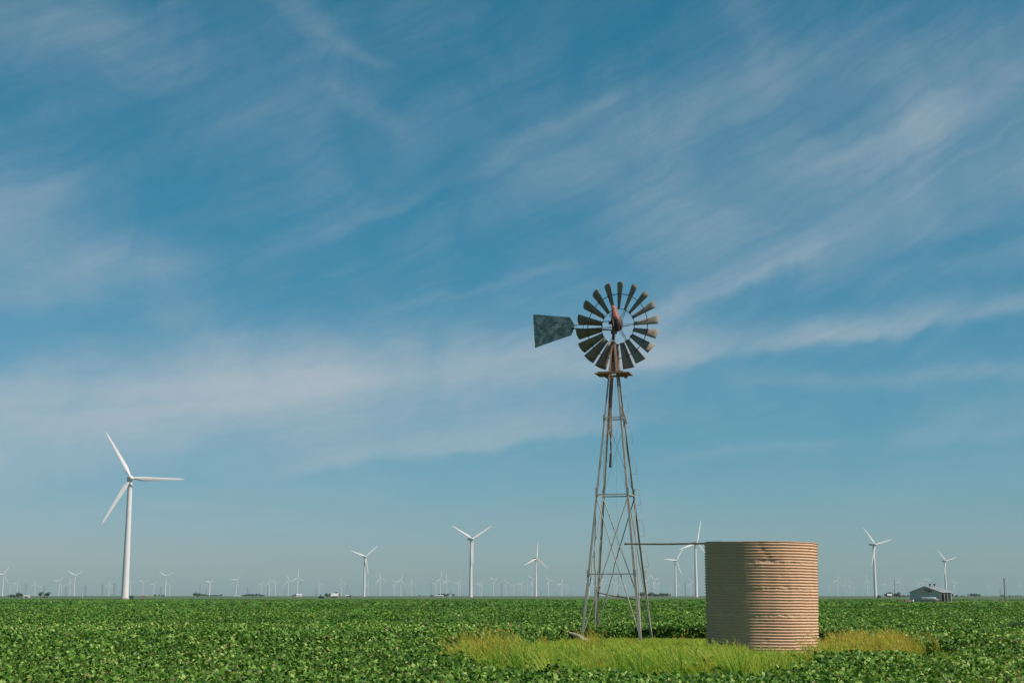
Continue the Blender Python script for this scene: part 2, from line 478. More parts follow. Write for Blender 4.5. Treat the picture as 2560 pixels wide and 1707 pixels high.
# continuous under-canopy behind the first rows
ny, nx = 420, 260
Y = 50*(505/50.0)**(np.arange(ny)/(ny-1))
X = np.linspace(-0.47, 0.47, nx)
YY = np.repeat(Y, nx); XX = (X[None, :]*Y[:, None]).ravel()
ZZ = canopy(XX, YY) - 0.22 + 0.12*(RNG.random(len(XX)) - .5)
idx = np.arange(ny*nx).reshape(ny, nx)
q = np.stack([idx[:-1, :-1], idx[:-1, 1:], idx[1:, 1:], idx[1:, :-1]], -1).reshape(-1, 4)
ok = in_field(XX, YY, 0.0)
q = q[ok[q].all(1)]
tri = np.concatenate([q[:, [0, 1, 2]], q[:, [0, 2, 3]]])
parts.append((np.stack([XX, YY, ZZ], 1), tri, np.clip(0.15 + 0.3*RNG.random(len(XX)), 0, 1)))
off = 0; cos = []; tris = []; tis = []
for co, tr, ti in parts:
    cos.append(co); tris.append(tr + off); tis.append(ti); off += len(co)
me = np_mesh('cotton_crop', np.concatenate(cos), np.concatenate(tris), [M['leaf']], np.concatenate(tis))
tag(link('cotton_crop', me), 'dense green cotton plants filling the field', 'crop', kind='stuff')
del parts, cos, tris, tis

# ------------------------------------------------------------------ weeds in the clearing
def blades(x, y, h, w, lean, tint, curve=0.35):
    """curved three-section blades rooted at x, y"""
    N = len(x)
    yaw = RNG.random(N)*6.283
    dx, dy = np.cos(yaw), np.sin(yaw)
    lx = lean[:, 0]; ly = lean[:, 1]
    secs = []
    for s, wf in ((0.0, 1.0), (0.45, 0.85), (0.8, 0.5)):
        cx = x + lx*h*s**1.8; cy = y + ly*h*s**1.8; cz = h*s*(1 - 0.12*s)
        for sg in (-1, 1):
            secs.append(np.stack([cx + sg*dx*w*wf/2, cy + sg*dy*w*wf/2, cz], 1))
    secs.append(np.stack([x + lx*h, y + ly*h, h*0.9], 1))
    co = np.stack(secs, 1).reshape(-1, 3)
    tf = np.array([(0,1,3),(0,3,2),(2,3,5),(2,5,4),(4,5,6)])
    tri = (tf[None] + (np.arange(N)*7)[:, None, None]).reshape(-1, 3)
    return co, tri, tint

def sample_poly(n, poly):
    lo, hi = poly.min(0), poly.max(0)
    x = lo[0] + RNG.random(n)*(hi[0]-lo[0]); y = lo[1] + RNG.random(n)*(hi[1]-lo[1])
    k = inside(poly, x, y)
    return x[k], y[k]

def px_of(x, y): return 1280 + x/(y*0.985)*FPX

def weed_tufts(n_try, kind):
    x, y = sample_poly(n_try, CL)
    pxx = px_of(x, y)
    patch = vnoise(x, y, 1.1, 41)*0.5 + vnoise(x, y, 3.0, 45)*0.5
    ends = np.clip((1340 - pxx)/200, 0, 1) + np.clip((pxx - 2020)/120, 0, 1)*(pxx < 2290)
    if kind == 'grass':
        p = (0.35 + 0.9*patch)*np.where(pxx > 2285, 0.06, 1.0)*(1 - 0.35*ends)
    else:
        p = (0.012 + 0.9*ends*np.clip(vnoise(x, y, 0.7, 46)*4.2 - 1.5, 0, 1)*1.0)*np.where(pxx > 2290, 0.5, 1.0)*(y < 56)
    k = RNG.random(len(x)) < p
    x, y, patch, ends = x[k], y[k], patch[k], ends[k]
    n = len(x)
    if kind == 'grass':
        H = (0.16 + 0.42*patch + 0.55*RNG.random(n)**2.2)*np.interp(y, [31, 37, 44, 52, 60], [1.6, 1.35, 1.0, 0.7, 0.5])
        T = np.clip(-0.12 + 0.40*vnoise(x, y, 1.6, 48) + 0.62*RNG.random(n)**1.2, 0, 0.70)
        per = 44
    else:
        H = (0.55 + 0.65*RNG.random(n)**1.3)*(0.75 + 0.5*vnoise(x, y, 0.9, 49))*np.interp(y, [46, 56], [1, .75]); T = 0.15 + 0.35*RNG.random(n); per = 14
    kcap = np.interp(px_of(x, y), [1300, 1420, 1800, 1870, 2050, 2110], [.0325, .0337, .0337, .0385, .0405, .0330])
    cap = np.maximum(2.0 - (kcap if kind == 'grass' else kcap - 0.0072)*y, 0.07 if kind == 'grass' else 0.2)
    H = np.minimum(H, cap*(0.55 + 0.75*RNG.random(n)))
    L = np.stack([-0.14 - 0.24*RNG.random(n) + RNG.normal(size=n)*0.12, RNG.normal(size=n)*0.12], 1)
    rx = np.repeat(x, per); ry = np.repeat(y, per); m = len(rx)
    sp = 0.085 if kind == 'grass' else 0.05
    ox, oy = RNG.normal(size=m)*sp, RNG.normal(size=m)*sp
    h = np.repeat(H, per)*(0.55 + 0.5*RNG.random(m))
    lean = np.repeat(L, per, 0) + np.stack([ox, oy], 1)*2.2 + RNG.normal(size=(m, 2))*0.10
    t = np.clip(np.repeat(T, per) + 0.20*(RNG.random(m) - .5), 0, 1)
    A = blades(rx + ox, ry + oy, h, 0.012 + 0.015*RNG.random(m), lean, t)
    tA = (t[:, None] + np.array([-.2, -.2, 0, 0, .08, .08, .16])[None]).clip(0, 1).ravel()
    # feathery seed heads along the upper stems
    k = RNG.random(m) < (0.13 if kind == 'grass' else 0.75)
    hx, hy, hh, hl_ = (rx + ox)[k], (ry + oy)[k], h[k], lean[k]
    per2 = 12 if kind == 'grass' else 18
    hx, hy, hh, hl_ = np.repeat(hx, per2), np.repeat(hy, per2), np.repeat(hh, per2), np.repeat(hl_, per2, 0)
    q = 0.62 + 0.48*RNG.random(len(hx)); w_ = 0.012 + 0.035*(1.15 - q)
    c = np.stack([hx + hl_[:, 0]*hh*q**1.8 + RNG.normal(size=len(hx))*w_, hy + hl_[:, 1]*hh*q**1.8 + RNG.normal(size=len(hx))*w_, hh*q*0.95], 1)
    a_ = RNG.random(len(c))*6.283; ww = 0.005 + 0.006*RNG.random(len(c))
    d_ = np.stack([np.cos(a_)*ww, np.sin(a_)*ww, np.zeros(len(c))], 1)
    up_ = np.stack([hl_[:, 0]*0.07 + RNG.normal(size=len(c))*0.02, hl_[:, 1]*0.07 + RNG.normal(size=len(c))*0.02, 0.05 + 0.06*RNG.random(len(c))], 1)
    co2 = np.stack([c - d_, c + d_, c + up_], 1).reshape(-1, 3); tr2 = np.arange(len(c)*3).reshape(-1, 3)
    base_t = 0.60 if kind == 'grass' else 0.83
    t2 = np.repeat(np.clip(base_t + 0.35*(RNG.random(len(c)) - .5), 0, 1), 3)
    return np.concatenate([A[0], co2]), np.concatenate([A[1], tr2 + len(A[0])]), np.concatenate([tA, t2])
ga = weed_tufts(6600, 'grass'); gb = weed_tufts(7000, 'plume')
me = np_mesh('weed_grass', np.concatenate([ga[0], gb[0]]), np.concatenate([ga[1], gb[1] + len(ga[0])]), [M['weed']], np.concatenate([ga[2], gb[2]]))
tag(link('weed_grass', me), 'lime green and yellow weeds growing round the windmill and tank', 'weeds', kind='stuff')

# ------------------------------------------------------------------ brush clumps in the crop
def brush(name, c, rx, ry, rz, n, label):
    u = RNG.normal(size=(n, 3)); u /= np.linalg.norm(u, axis=1)[:, None]; u[:, 2] = np.abs(u[:, 2])
    r = RNG.random(n)**0.4
    lump = 0.75 + 0.5*vnoise(u[:, 0]*3, u[:, 1]*3 + u[:, 2]*2, 0.8, 51)
    tip = u*np.array([rx, ry, rz])*(r*lump)[:, None]
    base = tip*0.25
    d = RNG.normal(size=(n, 3)); d = np.cross(d, tip); d /= np.linalg.norm(d, axis=1)[:, None] + 1e-9
    w = 0.008
    co = np.stack([base - d*w, base + d*w, tip], 1).reshape(-1, 3)
    tr = np.arange(n*3).reshape(-1, 3)
    me = np_mesh(name, co, tr, [M['bush']], np.repeat(RNG.random(n), 3))
    o = link(name, me, None, c)
    return tag(o, label, 'bush')
brush('brush_clump', ground(2535, 66, 0.25), 1.15, 0.8, 0.72, 9000, 'feathery pale green tumbleweed bush standing in the crop at the right edge')
brush('brush_clump', ground(524, 125, 0.3), 1.1, 0.8, 0.62, 4000, 'dull green round weed clump in the crop right of the tall left turbine')

# ------------------------------------------------------------------ farm windmill
WY = 64.7
wb = at(1543.3, 1602, WY); wb.z = 0.0
PSI = R(16)
ex = Vector((math.cos(PSI), -math.sin(PSI), 0)); ey = Vector((math.sin(PSI), math.cos(PSI), 0)); ez = Vector((0, 0, 1))
mill = empty('farm_windmill', wb)
tag(mill, 'old steel water-pumping windmill with many-bladed wheel and tail vane on a lattice tower', 'windmill')
S0, ZA, ZTOP = 2.73, 14.27, 13.62
def zpx(py): 
    d = ray(1543, py); return CAM_H + d.z*WY/d.y
def half(z): return S0/2*(1 - z/ZA)
def corner(sx, sy, z, inset=0.0):
    h = half(z) - inset
    return ex*(sx*h) + ey*(sy*h) + ez*z
corners = {'A': (-1, -1), 'B': (-1, 1), 'C': (1, -1), 'D': (1, 1)}
for k_, (sx, sy) in corners.items():
    mb = MB()
    zz = [-0.1, 4, 8, 12, ZTOP]
    for a, b in zip(zz[:-1], zz[1:]):
        wa, wb_ = 0.115 - 0.0035*a, 0.115 - 0.0035*b
        for dirv, other in ((ex*(-sx), ey*(-sy)), (ey*(-sy), ex*(-sx))):
            p0, p1 = corner(sx, sy, a), corner(sx, sy, b)
            v = [p0, p0+dirv*wa, p0+dirv*wa+other*0.012, p0+other*0.012, p1, p1+dirv*wb_, p1+dirv*wb_+other*0.012, p1+other*0.012]
            mb.add(v, [(0,1,2,3),(4,7,6,5),(0,4,5,1),(1,5,6,2),(2,6,7,3),(3,7,4,0)])
    # splice plates with bolts
    for z in (zpx(1230), zpx(1434), zpx(1047)):
        p = corner(sx, sy, z)
        mb.bar(p - ez*0.16 - ex*sx*0.02, p + ez*0.16 - ex*sx*0.02, 0.10, 0.03, ey)
    mb.build('leg', M['galv'], mill)
ZG = [zpx(1047), zpx(1239), zpx(1435)]
faces = [('A', 'C'), ('B', 'D'), ('A', 'B'), ('C', 'D')]
for z in ZG[:2]:
    for a, b in faces:
        mb = MB(); p0, p1 = corner(*corners[a], z), corner(*corners[b], z)
        mb.bar(p0, p1, 0.05, 0.008, ez).bar(p0 + ez*0.02, p1 + ez*0.02, 0.008, 0.05, ez)
        mb.build('girt', M['galv'], mill)
mb = MB(); p0, p1 = corner(-1, -1, ZG[2]), corner(1, -1, ZG[2])
mb.bar(p0, p1 + ex*0.05, 0.012, 0.055, ez).bar(p0 - ez*0.022, p1 - ez*0.022, 0.055, 0.012, ez)
mb.build('girt', M['galv'], mill)
mb = MB(); p = corner(1, 1, ZG[2]); mb.bar(p - ex*0.1, p + ex*0.03, 0.05, 0.06, ez); mb.build('girt', M['galv'], mill)
for a, b in faces:
    for q0, q1 in ((a, b), (b, a)):
        mb = MB()
        p0 = corner(*corners[q0], ZG[1] - 0.05, 0.02); p1 = corner(*corners[q1], 0.1, 0.02)
        # rods slip a little out of true with age
        mid = p0.lerp(p1, 0.48) + (ex*random.uniform(-.05, .05) + ey*random.uniform(-.05, .05))
        kink = p0.lerp(p1, 0.53)
        mb.tube([p0, mid, kink, p1], 0.024, 6)
        mb.build('brace', M['galv'], mill, True)
        mb = MB()
        p0 = corner(*corners[q0], ZG[0] - 0.05, 0.02); p1 = corner(*corners[q1], ZG[1] + 0.05, 0.02)
        mb.tube([p0, p0.lerp(p1, .5) - ez*0.03, p1], 0.008, 5)
        mb.build('brace_wire', M['galv'], mill, True)
# rusty slack bar between the far legs
def on_leg(key, py):
    z = zpx(py); return corner(*corners[key], z)
mb = MB()
p0, p1 = on_leg('B', 1480), on_leg('D', 1504.5)
mb.tube([p0, p0.lerp(p1, .4) - ez*0.02, p0.lerp(p1, .43), p1], 0.024, 6)
m_ = p0.lerp(p1, .41); mb.tube([m_, m_ + ez*0.14], 0.02, 5); mb.tube([m_ - ex*0.06 , m_ + ex*0.07], 0.045, 6)
mb.build('slack_bar', M['rust'], mill, True)
# small valve stub on the far left leg
mb = MB(); p0 = on_leg('B', 1467); mb.tube([p0 - ex*0.05, p0 + ex*0.14], 0.02, 6); mb.tube([p0 + ex*0.12 - ez*.04, p0 + ex*0.12 + ez*.03], 0.03, 6)
mb.tube([p0 - ez*0.1, p0 - ez*0.2], 0.06, 6)
mb.build('clamp', M['rust'], mill, True)
# climbing steps on the right rear leg
for i in range(7):
    z0 = zpx(988 + 77.6*i); z1 = zpx(988 + 77.6*i + 39)
    for sgn, wd in ((1, 0.22), (-1, 0.10)):
        if sgn < 0: z0s, z1s = z1 - 0.0, z1 - (z0 - z1)
        else: z0s, z1s = z0, z1
        a = corner(1, 1, z0s); b = corner(1, 1, z1s)
        o_ = ex*(sgn*wd)
        mb = MB()
        mb.tube([a, a + o_*0.9, a + o_ - ez*0.03, b + o_ + ez*0.03, b + o_*0.9, b], 0.010, 5)
        mb.build('step_bracket', M['galv'], mill, True)
# platform of boards
ZP = zpx(936)
mb = MB()
a2 = 0.80
bw = 2*a2/6
for i in range(6):
    y0 = -a2 + bw*i; yc = y0 + bw/2
    if i in (2, 3):   # hole for the mast: boards stop short
        spans = [(-a2, -0.16), (0.16, a2)]
    else:
        e = a2 - (0.26 if i in (0, 5) else 0.0) + random.uniform(-.02, .02)
        spans = [(-e, e)]
    for u0, u1 in spans:
        zj = ZP + random.uniform(0, .012)
        mb.bar(ex*u0 + ey*yc + ez*zj, ex*u1 + ey*yc + ez*zj, bw - 0.012, 0.04, ez)
for sx in (-1, 1):
    p0 = ex*(sx*0.42) + ey*(-a2 + .03) + ez*(ZP - 0.055); p1 = ex*(sx*0.42) + ey*(a2 - .03) + ez*(ZP - 0.055)
    mb.bar(p0, p1, 0.09, 0.06, ez)
mb.bar(ex*(-a2 + .2) - ey*(a2 + .012) + ez*(ZP - .01), ex*(a2 - .2) - ey*(a2 + .012) + ez*(ZP - .01), 0.02, 0.09, ez)
mb.build('platform', M['wood'], mill)
# mast pipe, pump rod, hanging posts
mb = MB(); mb.tube([ez*12.6, ez*14.35], [0.075, 0.06], 10); mb.tube([ez*13.42, ez*13.52], 0.11, 10); mb.tube([ez*13.9, ez*14.1], 0.12, 10)
mb.build('mast_pipe', M['iron'], mill, True)
def hang(px, py): 
    q = at(px, py, WY - 0.1); return q - wb0
wb0 = Vector(mill.location)
mb = MB()
mb.bar(hang(1529.5, 940), hang(1526, 1018), 0.13, 0.13, ey)
mb.build('wood_post', M['wood'], mill)
mb = MB()
mb.bar(hang(1526.5, 1016), hang(1528, 1090), 0.14, 0.05, ey, 0.12, 0.05)
mb.bar(hang(1523.5, 1016), hang(1524, 1085), 0.06, 0.06, ey)
mb.bar(hang(1528, 1088), hang(1527, 1103), 0.12, 0.06, ey, 0.05)
mb.build('splintered_post', M['pale_wood'], mill)
mb = MB(); mb.tube([hang(1526.5, 1085), hang(1527.5, 1130), hang(1525.5, 1168)], [0.04, 0.035, 0.05], 6)
mb.tube([hang(1527.2, 1134), hang(1525.5, 1168)], [0.055, 0.065], 6)
mb.build('pump_rod', M['iron'], mill, True)
mb = MB(); mb.tube([hang(1539, 945), hang(1541.5, 1200), hang(1547, 1480)], 0.006, 5)
mb.build('pull_wire', M['galv'], mill, True)
mb = MB()
for i in range(5):
    a_, b_ = hang(1553 + 2.6*i, 1014 + 9*i), hang(1555.5 + 2.6*i, 1024 + 9*i)
    mb.bar(a_, b_, 0.10, 0.015, ey, 0.12)
mb.build('torn_sheet', M['cloth'], mill)

# wheel: axis points away and to the right, so we look at its back
AZW = R(29)
wa = Vector((math.sin(AZW), math.cos(AZW), 0))       # axis, away from the viewer
wr = Vector((math.cos(AZW), -math.sin(AZW), 0))      # to the right in the wheel's plane
ZH = 14.33
wc = wa*0.50 + ez*ZH
RW = 2.08
def wp(r, t, d=0.0):  # t clockwise from up as seen from behind (viewer side)
    return wc + wr*(r*math.sin(t)) + ez*(r*math.cos(t)) + wa*d
wheel_mb = MB()
for rr, d_, th in ((0.405*RW, 0.02, 0.016), (0.735*RW, -0.06, 0.020)):
    wheel_mb.tube([wp(rr, 2*math.pi*i/72, d_) for i in range(73)], th, 5, False)
for i in range(6):
    t = R(5.6 + 20*3*i + 22)
    for dt in (-0.035, 0.035):
        wheel_mb.tube([wp(0.12, t + dt*8, -0.12), wp(0.405*RW, t + dt, 0.0), wp(0.735*RW, t + dt*0.9, -0.06)], 0.011, 5)
    wheel_mb.tube([wp(0.12, t, 0.22), wp(0.735*RW, t, -0.05)], 0.009, 5)
wheel_mb.tube([wc - wa*0.30, wc + wa*0.28], 0.055, 8)
wheel_mb.tube([wc - wa*0.14, wc - wa*0.10], 0.15, 12)
wheel_mb.tube([wc + wa*0.18, wc + wa*0.22], 0.15, 12)
wheel = wheel_mb.build('wheel', M['iron'], mill, True)
for i in range(18):
    t = R(5.6 + 20*i + random.uniform(-1.2, 1.2))
    er = wr*math.sin(t) + ez*math.cos(t)
    et = wr*math.cos(t) - ez*math.sin(t)        # clockwise tangent
    vs, fs = [], []
    nr, nc = 7, 7
    b0 = R(33 + random.uniform(-3, 3))
    for a_ in range(nr):
        fr = a_/(nr-1)
        r = (0.395 + 0.605*fr)*RW
        w_ = 0.235 + 0.325*fr
        beta = b0 + R(5)*(1-fr)
        cdir = et*math.cos(beta) - wa*(-math.sin(beta))*(-1)
        ndir = et*math.sin(beta)*(-1) - wa*math.cos(beta)
        for c_ in range(nc):
            s = c_/(nc-1) - .5
            camber = 0.16*w_*(1 - 4*s*s)
            vs.append(wc + er*(r + 0.05*fr*(1-4*s*s)*0.6) + cdir*(w_*s) + ndir*camber*0.8 - wa*0.02)
    for a_ in range(nr-1):
        for c_ in range(nc-1):
            q_ = a_*nc + c_
            fs.append((q_, q_+1, q_+nc+1, q_+nc))
    bmb = MB(); bmb.add(vs, fs)
    bl = bmb.build('blade', M['galv_dark'], wheel, True)
    sm = bl.modifiers.new('sheet', 'SOLIDIFY'); sm.thickness = 0.006
# gear case and hood
g0 = at(1540, 806, WY) - wb0
def gp(px, py, dy=0.0): return at(px, py, WY + dy) - wb0
mb = MB()
mb.tube([gp(1543, 793), gp(1545, 806), gp(1545, 818), gp(1541, 826)], [0.14, 0.225, 0.215, 0.11], 12)
mb.tube([gp(1537, 815) , gp(1535.5, 832)], [0.11, 0.13], 10)
mb.tube([gp(1522, 808, -.1), gp(1536, 806, -.05)], [0.055, 0.10], 8)
mb.tube([gp(1530, 797, -.15), gp(1533, 816, -.15)], 0.06, 8)
mb.tube([gp(1553, 815, -.2), gp(1553, 824, -.2)], 0.05, 8)
mb.tube([gp(1546, 815, -.3), gp(1546, 824, -.25)], 0.06, 8)
mb.build('gear_case', M['iron'], mill, True)
# hood: slanted two-sided cap, its ridge towards the viewer, red right side, dark left side
mb = MB(); rings = []
for (px, py), wl, wr_, wd in (((1545, 800), 0.28, 0.17, 0.23), ((1541, 792), 0.28, 0.18, 0.24), ((1535, 769), 0.15, 0.11, 0.16), ((1533, 764), 0.09, 0.08, 0.11)):
    c_ = gp(px, py)
    rings.append([c_ - wr*wl + wa*0.04, c_ - wa*wd - wr*0.05, c_ + wr*wr_*0.45 - wa*wd*0.75, c_ + wr*wr_, c_ + wa*wd])
vs = [p for r_ in rings for p in r_]; fs = []
for i in range(3):
    for k in range(5):
        k2 = (k+1) % 5; fs.append((i*5+k, i*5+k2, (i+1)*5+k2, (i+1)*5+k))
fs += [(0, 1, 2, 3, 4), (15, 16, 17, 18, 19)]
mb.add(vs, fs)
hood = mb.build('hood', M['hood'], mill)
bv = hood.modifiers.new('edge', 'BEVEL'); bv.width = 0.02; bv.segments = 2
# tail: furled beside the wheel, pointing left and away
FI = R(30)
vn_ = Vector((-math.sin(FI), -math.cos(FI), 0)); vd = Vector((-math.cos(FI), math.sin(FI), 0))
vp0 = wb0 + vn_*0.22
def vpt(cx, cy, off=0.0):
    return on_plane(1320 + cx/5.6, 680 + cy/5.6, vp0, vn_) - wb0 + vn_*off
outline = [(70, 592), (330, 612), (585, 632), (660, 745), (640, 800), (608, 885), (350, 973), (98, 1063), (84, 830)]
vs = [vpt(*q) for q in outline]; n_ = len(vs)
cen = vpt(360, 790, 0.035)
vv = [cen] + vs
mb = MB()
mb.add(vv, [(0, i+1, (i+1) % n_ + 1) for i in range(n_)])
vane = mb.build('tail_vane', M['vane'], mill)
sm = vane.modifiers.new('sheet', 'SOLIDIFY'); sm.thickness = 0.008; sm.offset = 0
mb = MB()
mb.bar(vpt(355, 782, 0.05), vpt(655, 765, 0.06), 0.02, 0.05, ez, 0.04, 0.10)
mb.build('rib', M['vane'], vane)
mb = MB()
for q in ((150, 680), (245, 650), (345, 690), (530, 725), (285, 785), (300, 905), (130, 980)):
    c_ = vpt(q[0], q[1], 0.02); mb = MB(); mb.tube([c_, c_ + vn_*0.02], 0.022, 6)
    mb.build('rivet', M['iron'], vane)
mb = MB()
def bt(cx, cy): return vpt(cx, cy, 0.02)
mb.tube([bt(610, 792), bt(900, 803), bt(1190, 815)], 0.028, 6)
mb.tube([bt(650, 752), bt(870, 712), bt(1195, 686)], 0.020, 6)
mb.tube([bt(650, 745), bt(1030, 738)], 0.010, 5)
mb.tube([bt(778, 733), bt(778, 798)], 0.012, 5); mb.tube([bt(1040, 700), bt(1045, 808)], 0.012, 5)
mb.build('tail_boom', M['iron'], mill, True)

# ------------------------------------------------------------------ water tank
TY = 50.7
tc_ = at(1902, 1490, TY); tc_.z = 0
TR, TH = 1.945, 3.80
tank = empty('water_tank', tc_)
tank.rotation_euler = (0, R(0.8), 0)
tag(tank, 'weathered tan corrugated steel water tank standing among lime green weeds', 'tank')
NTH, NCOR, PER = 420, 39, 10
th = np.linspace(0, 2*np.pi, NTH, endpoint=False)
zrow = np.linspace(-0.12, TH, NCOR*PER + 1)
TT, ZZ = np.meshgrid(th, zrow)
cx_, cy_ = np.cos(TT)*TR, np.sin(TT)*TR
arc = TT*TR
def pn(a, z, sa, sz, seed):  # periodic-enough noise round the shell
    return vnoise(np.cos(TT)*TR/sa*1.0 + 3*np.sin(TT)*TR/sa, ZZ/sz, 1.0, seed) - .5
wob = pn(arc, ZZ, 0.5, 0.5, 61)*0.55 + pn(arc, ZZ, 0.16, 0.09, 62)*0.30
pitch = TH/NCOR
ph = 2*np.pi*ZZ/pitch + wob
prof = np.sin(ph)
prof = np.sign(prof)*np.abs(prof)**0.8
amp = 0.0185*np.ones_like(ZZ)
seams = [zz_*1.0 for zz_ in (at(1900, 1404, TY-TR).z, at(1900, 1471, TY-TR).z, at(1900, 1538, TY-TR).z)]
rad = np.full_like(ZZ, TR)
for i, s in enumerate(seams):
    # each upper course laps over the lower; torn, hammered lap
    lap = s + 0.02*(vnoise(TT*9, ZZ*0, 1.0, 70+i) - .5)
    g = np.exp(-((ZZ - lap)/0.045)**2)
    amp *= 1 - 0.75*g
    rough_ = vnoise(TT*26, ZZ*14, 1.0, 80+i) - .5
    rough2 = vnoise(TT*60, ZZ*30, 1.0, 90+i) - .5
    rad += g*(0.030*rough_ + 0.016*rough2)
    step = 1/(1 + np.exp(-(ZZ - lap)/0.006))
    rad += 0.008*step - 0.004
# shape drift: shell slightly out of round, dented
rad += 0.030*(vnoise(np.cos(TT)*2 + 9, np.sin(TT)*2 + ZZ*0.25, 1.0, 95) - .5)
rad += 0.020*(vnoise(np.cos(TT)*7 + 9, np.sin(TT)*7 + ZZ*1.3, 1.0, 96) - .5)
# facing angle -> theta: column px maps to theta with centre facing the viewer
vdir = math.atan2(-tc_.y, -tc_.x)
def th_of(px):
    s = max(-1, min(1, (px - 1902)/138.5)); return vdir + math.asin(s)
def z_of(py): return at(1902, py, TY - TR*0.95).z
def dent(px, py, rt, rz, depth, slant=0.0):
    t0 = th_of(px); dt = (TT - t0 + np.pi) % (2*np.pi) - np.pi
    z_ = ZZ - z_of(py) - slant*dt*TR
    g = np.exp(-((dt*TR)/rt)**2 - (z_/rz)**2)
    return -0.72*depth*g
for q in ((1902, 1362, .10, .05, .030), (1907, 1374, .10, .05, .032), (1916, 1386, .09, .06, .032), (1922, 1394, .10, .05, .035),
          (1918, 1402, .30, .055, .050), (1894, 1407, .13, .05, -.03), (1965, 1404, .30, .05, -.018), (1967, 1421, .06, .03, .03),
          (1950, 1438, .05, .03, .02), (1967, 1449, .07, .03, .025), (1960, 1464, .12, .045, .035), (1975, 1468, .08, .04, -.02),
          (1912, 1493, .03, .03, .015), (1968, 1503, .05, .03, .02), (1883, 1505, .03, .03, -.015), (1975, 1545, .05, .03, -.02),
          (1911, 1554, .08, .04, .02), (1911, 1566, .08, .04, .022), (1910, 1582, .08, .04, .022), (1912, 1600, .09, .04, .025), (1985, 1365, .12, .03, .012), (2022, 1371, .14, .03, .015)):
    rad += dent(*q)
for i in range(60):
    rad += dent(1765 + 272*random.random(), 1360 + 260*random.random(), 0.04 + .05*random.random(), .03, random.choice((-1, 1))*0.010*random.random())
# vertical sheet laps
for px, z0, z1 in ((1930, z_of(1585), z_of(1538)), (1812, z_of(1404), z_of(1355)), (1860, z_of(1471), z_of(1404))):
    dt = (TT - th_of(px) + np.pi) % (2*np.pi) - np.pi
    rad += 0.006*((dt > 0) & (dt < 0.35) & (ZZ > z0) & (ZZ < z1))
# foot flares and is eaten away
foot = np.clip((0.5 - ZZ)/0.5, 0, 1)
rad += 0.02*foot + foot*0.03*(vnoise(TT*14, ZZ*9, 1.0, 99) - .5)
rad += amp*prof
ztop = ZZ.copy()
topw = np.clip((ZZ - (TH - 0.12))/0.12, 0, 1)
ztop += topw*0.035*(vnoise(TT*4, TT*0, 1.0, 101) - .5) + topw*0.02*(vnoise(TT*17, TT*0, 1.0, 102) - .5)
outer = np.stack([np.cos(TT)*rad, np.sin(TT)*rad, ztop], -1)
inner = np.stack([np.cos(TT)*(rad - .012), np.sin(TT)*(rad - .012), ztop], -1)[::-1][::4]
allr = np.concatenate([outer, inner])
nr = len(allr)
idx = np.arange(nr*NTH).reshape(nr, NTH)
nx_ = np.roll(idx, -1, 1)
q = np.stack([idx[:-1], nx_[:-1], nx_[1:], idx[1:]], -1).reshape(-1, 4)
me = np_mesh('wall', allr.reshape(-1, 3), q, [M['tank']], smooth=True)
link('wall', me, tank)
mb = MB()
trow = outer[-1]
mb.tube([Vector(trow[i % NTH]) + Vector((0, 0, 0.004)) for i in range(0, NTH + 1, 3)], 0.016, 6, False)
mb.build('rim', M['tank'], tank, True)

# ------------------------------------------------------------------ pipe from windmill to tank
p0 = at(1564, 1358.8, WY - 1.9); p1 = at(1772, 1357.6, TY - 0.1)
mb = MB(); mb.tube([p0, p0.lerp(p1, .5) - Vector((0, 0, 0.02)), p1], 0.036, 8)
mb.tube([p0 - Vector((0.02, 0, 0)), p0 + (p1-p0)*0.012], 0.05, 8)
tag(mb.build('water_pipe', M['pipe'], None, True), 'long rusty pipe running from the windmill tower to the tank rim', 'pipe')

# fallen timbers at the tower's foot
mb = MB(); a_, b_ = at(1423, 1581, 63.4), at(1490, 1609, 62.4)
mb.tube([a_, a_.lerp(b_, .3) + Vector((0, 0, .03)), a_.lerp(b_, .65) - Vector((0, 0, .01)), b_], [0.05, 0.085, 0.08, 0.07], 8)
tag(mb.build('fallen_timber', M['pale_wood'], None, True), 'bleached timber lying aslant across the windmill\'s left foot', 'timber')
mb = MB(); a_, b_ = at(1450, 1593, 62.9), at(1473, 1612, 62.0)
mb.tube([a_, a_.lerp(b_, .5), b_], [0.05, 0.09, 0.07], 8)
tag(mb.build('fallen_timber', M['pale_wood'], None, True), 'short pale stump of timber half under the long fallen timber', 'timber')

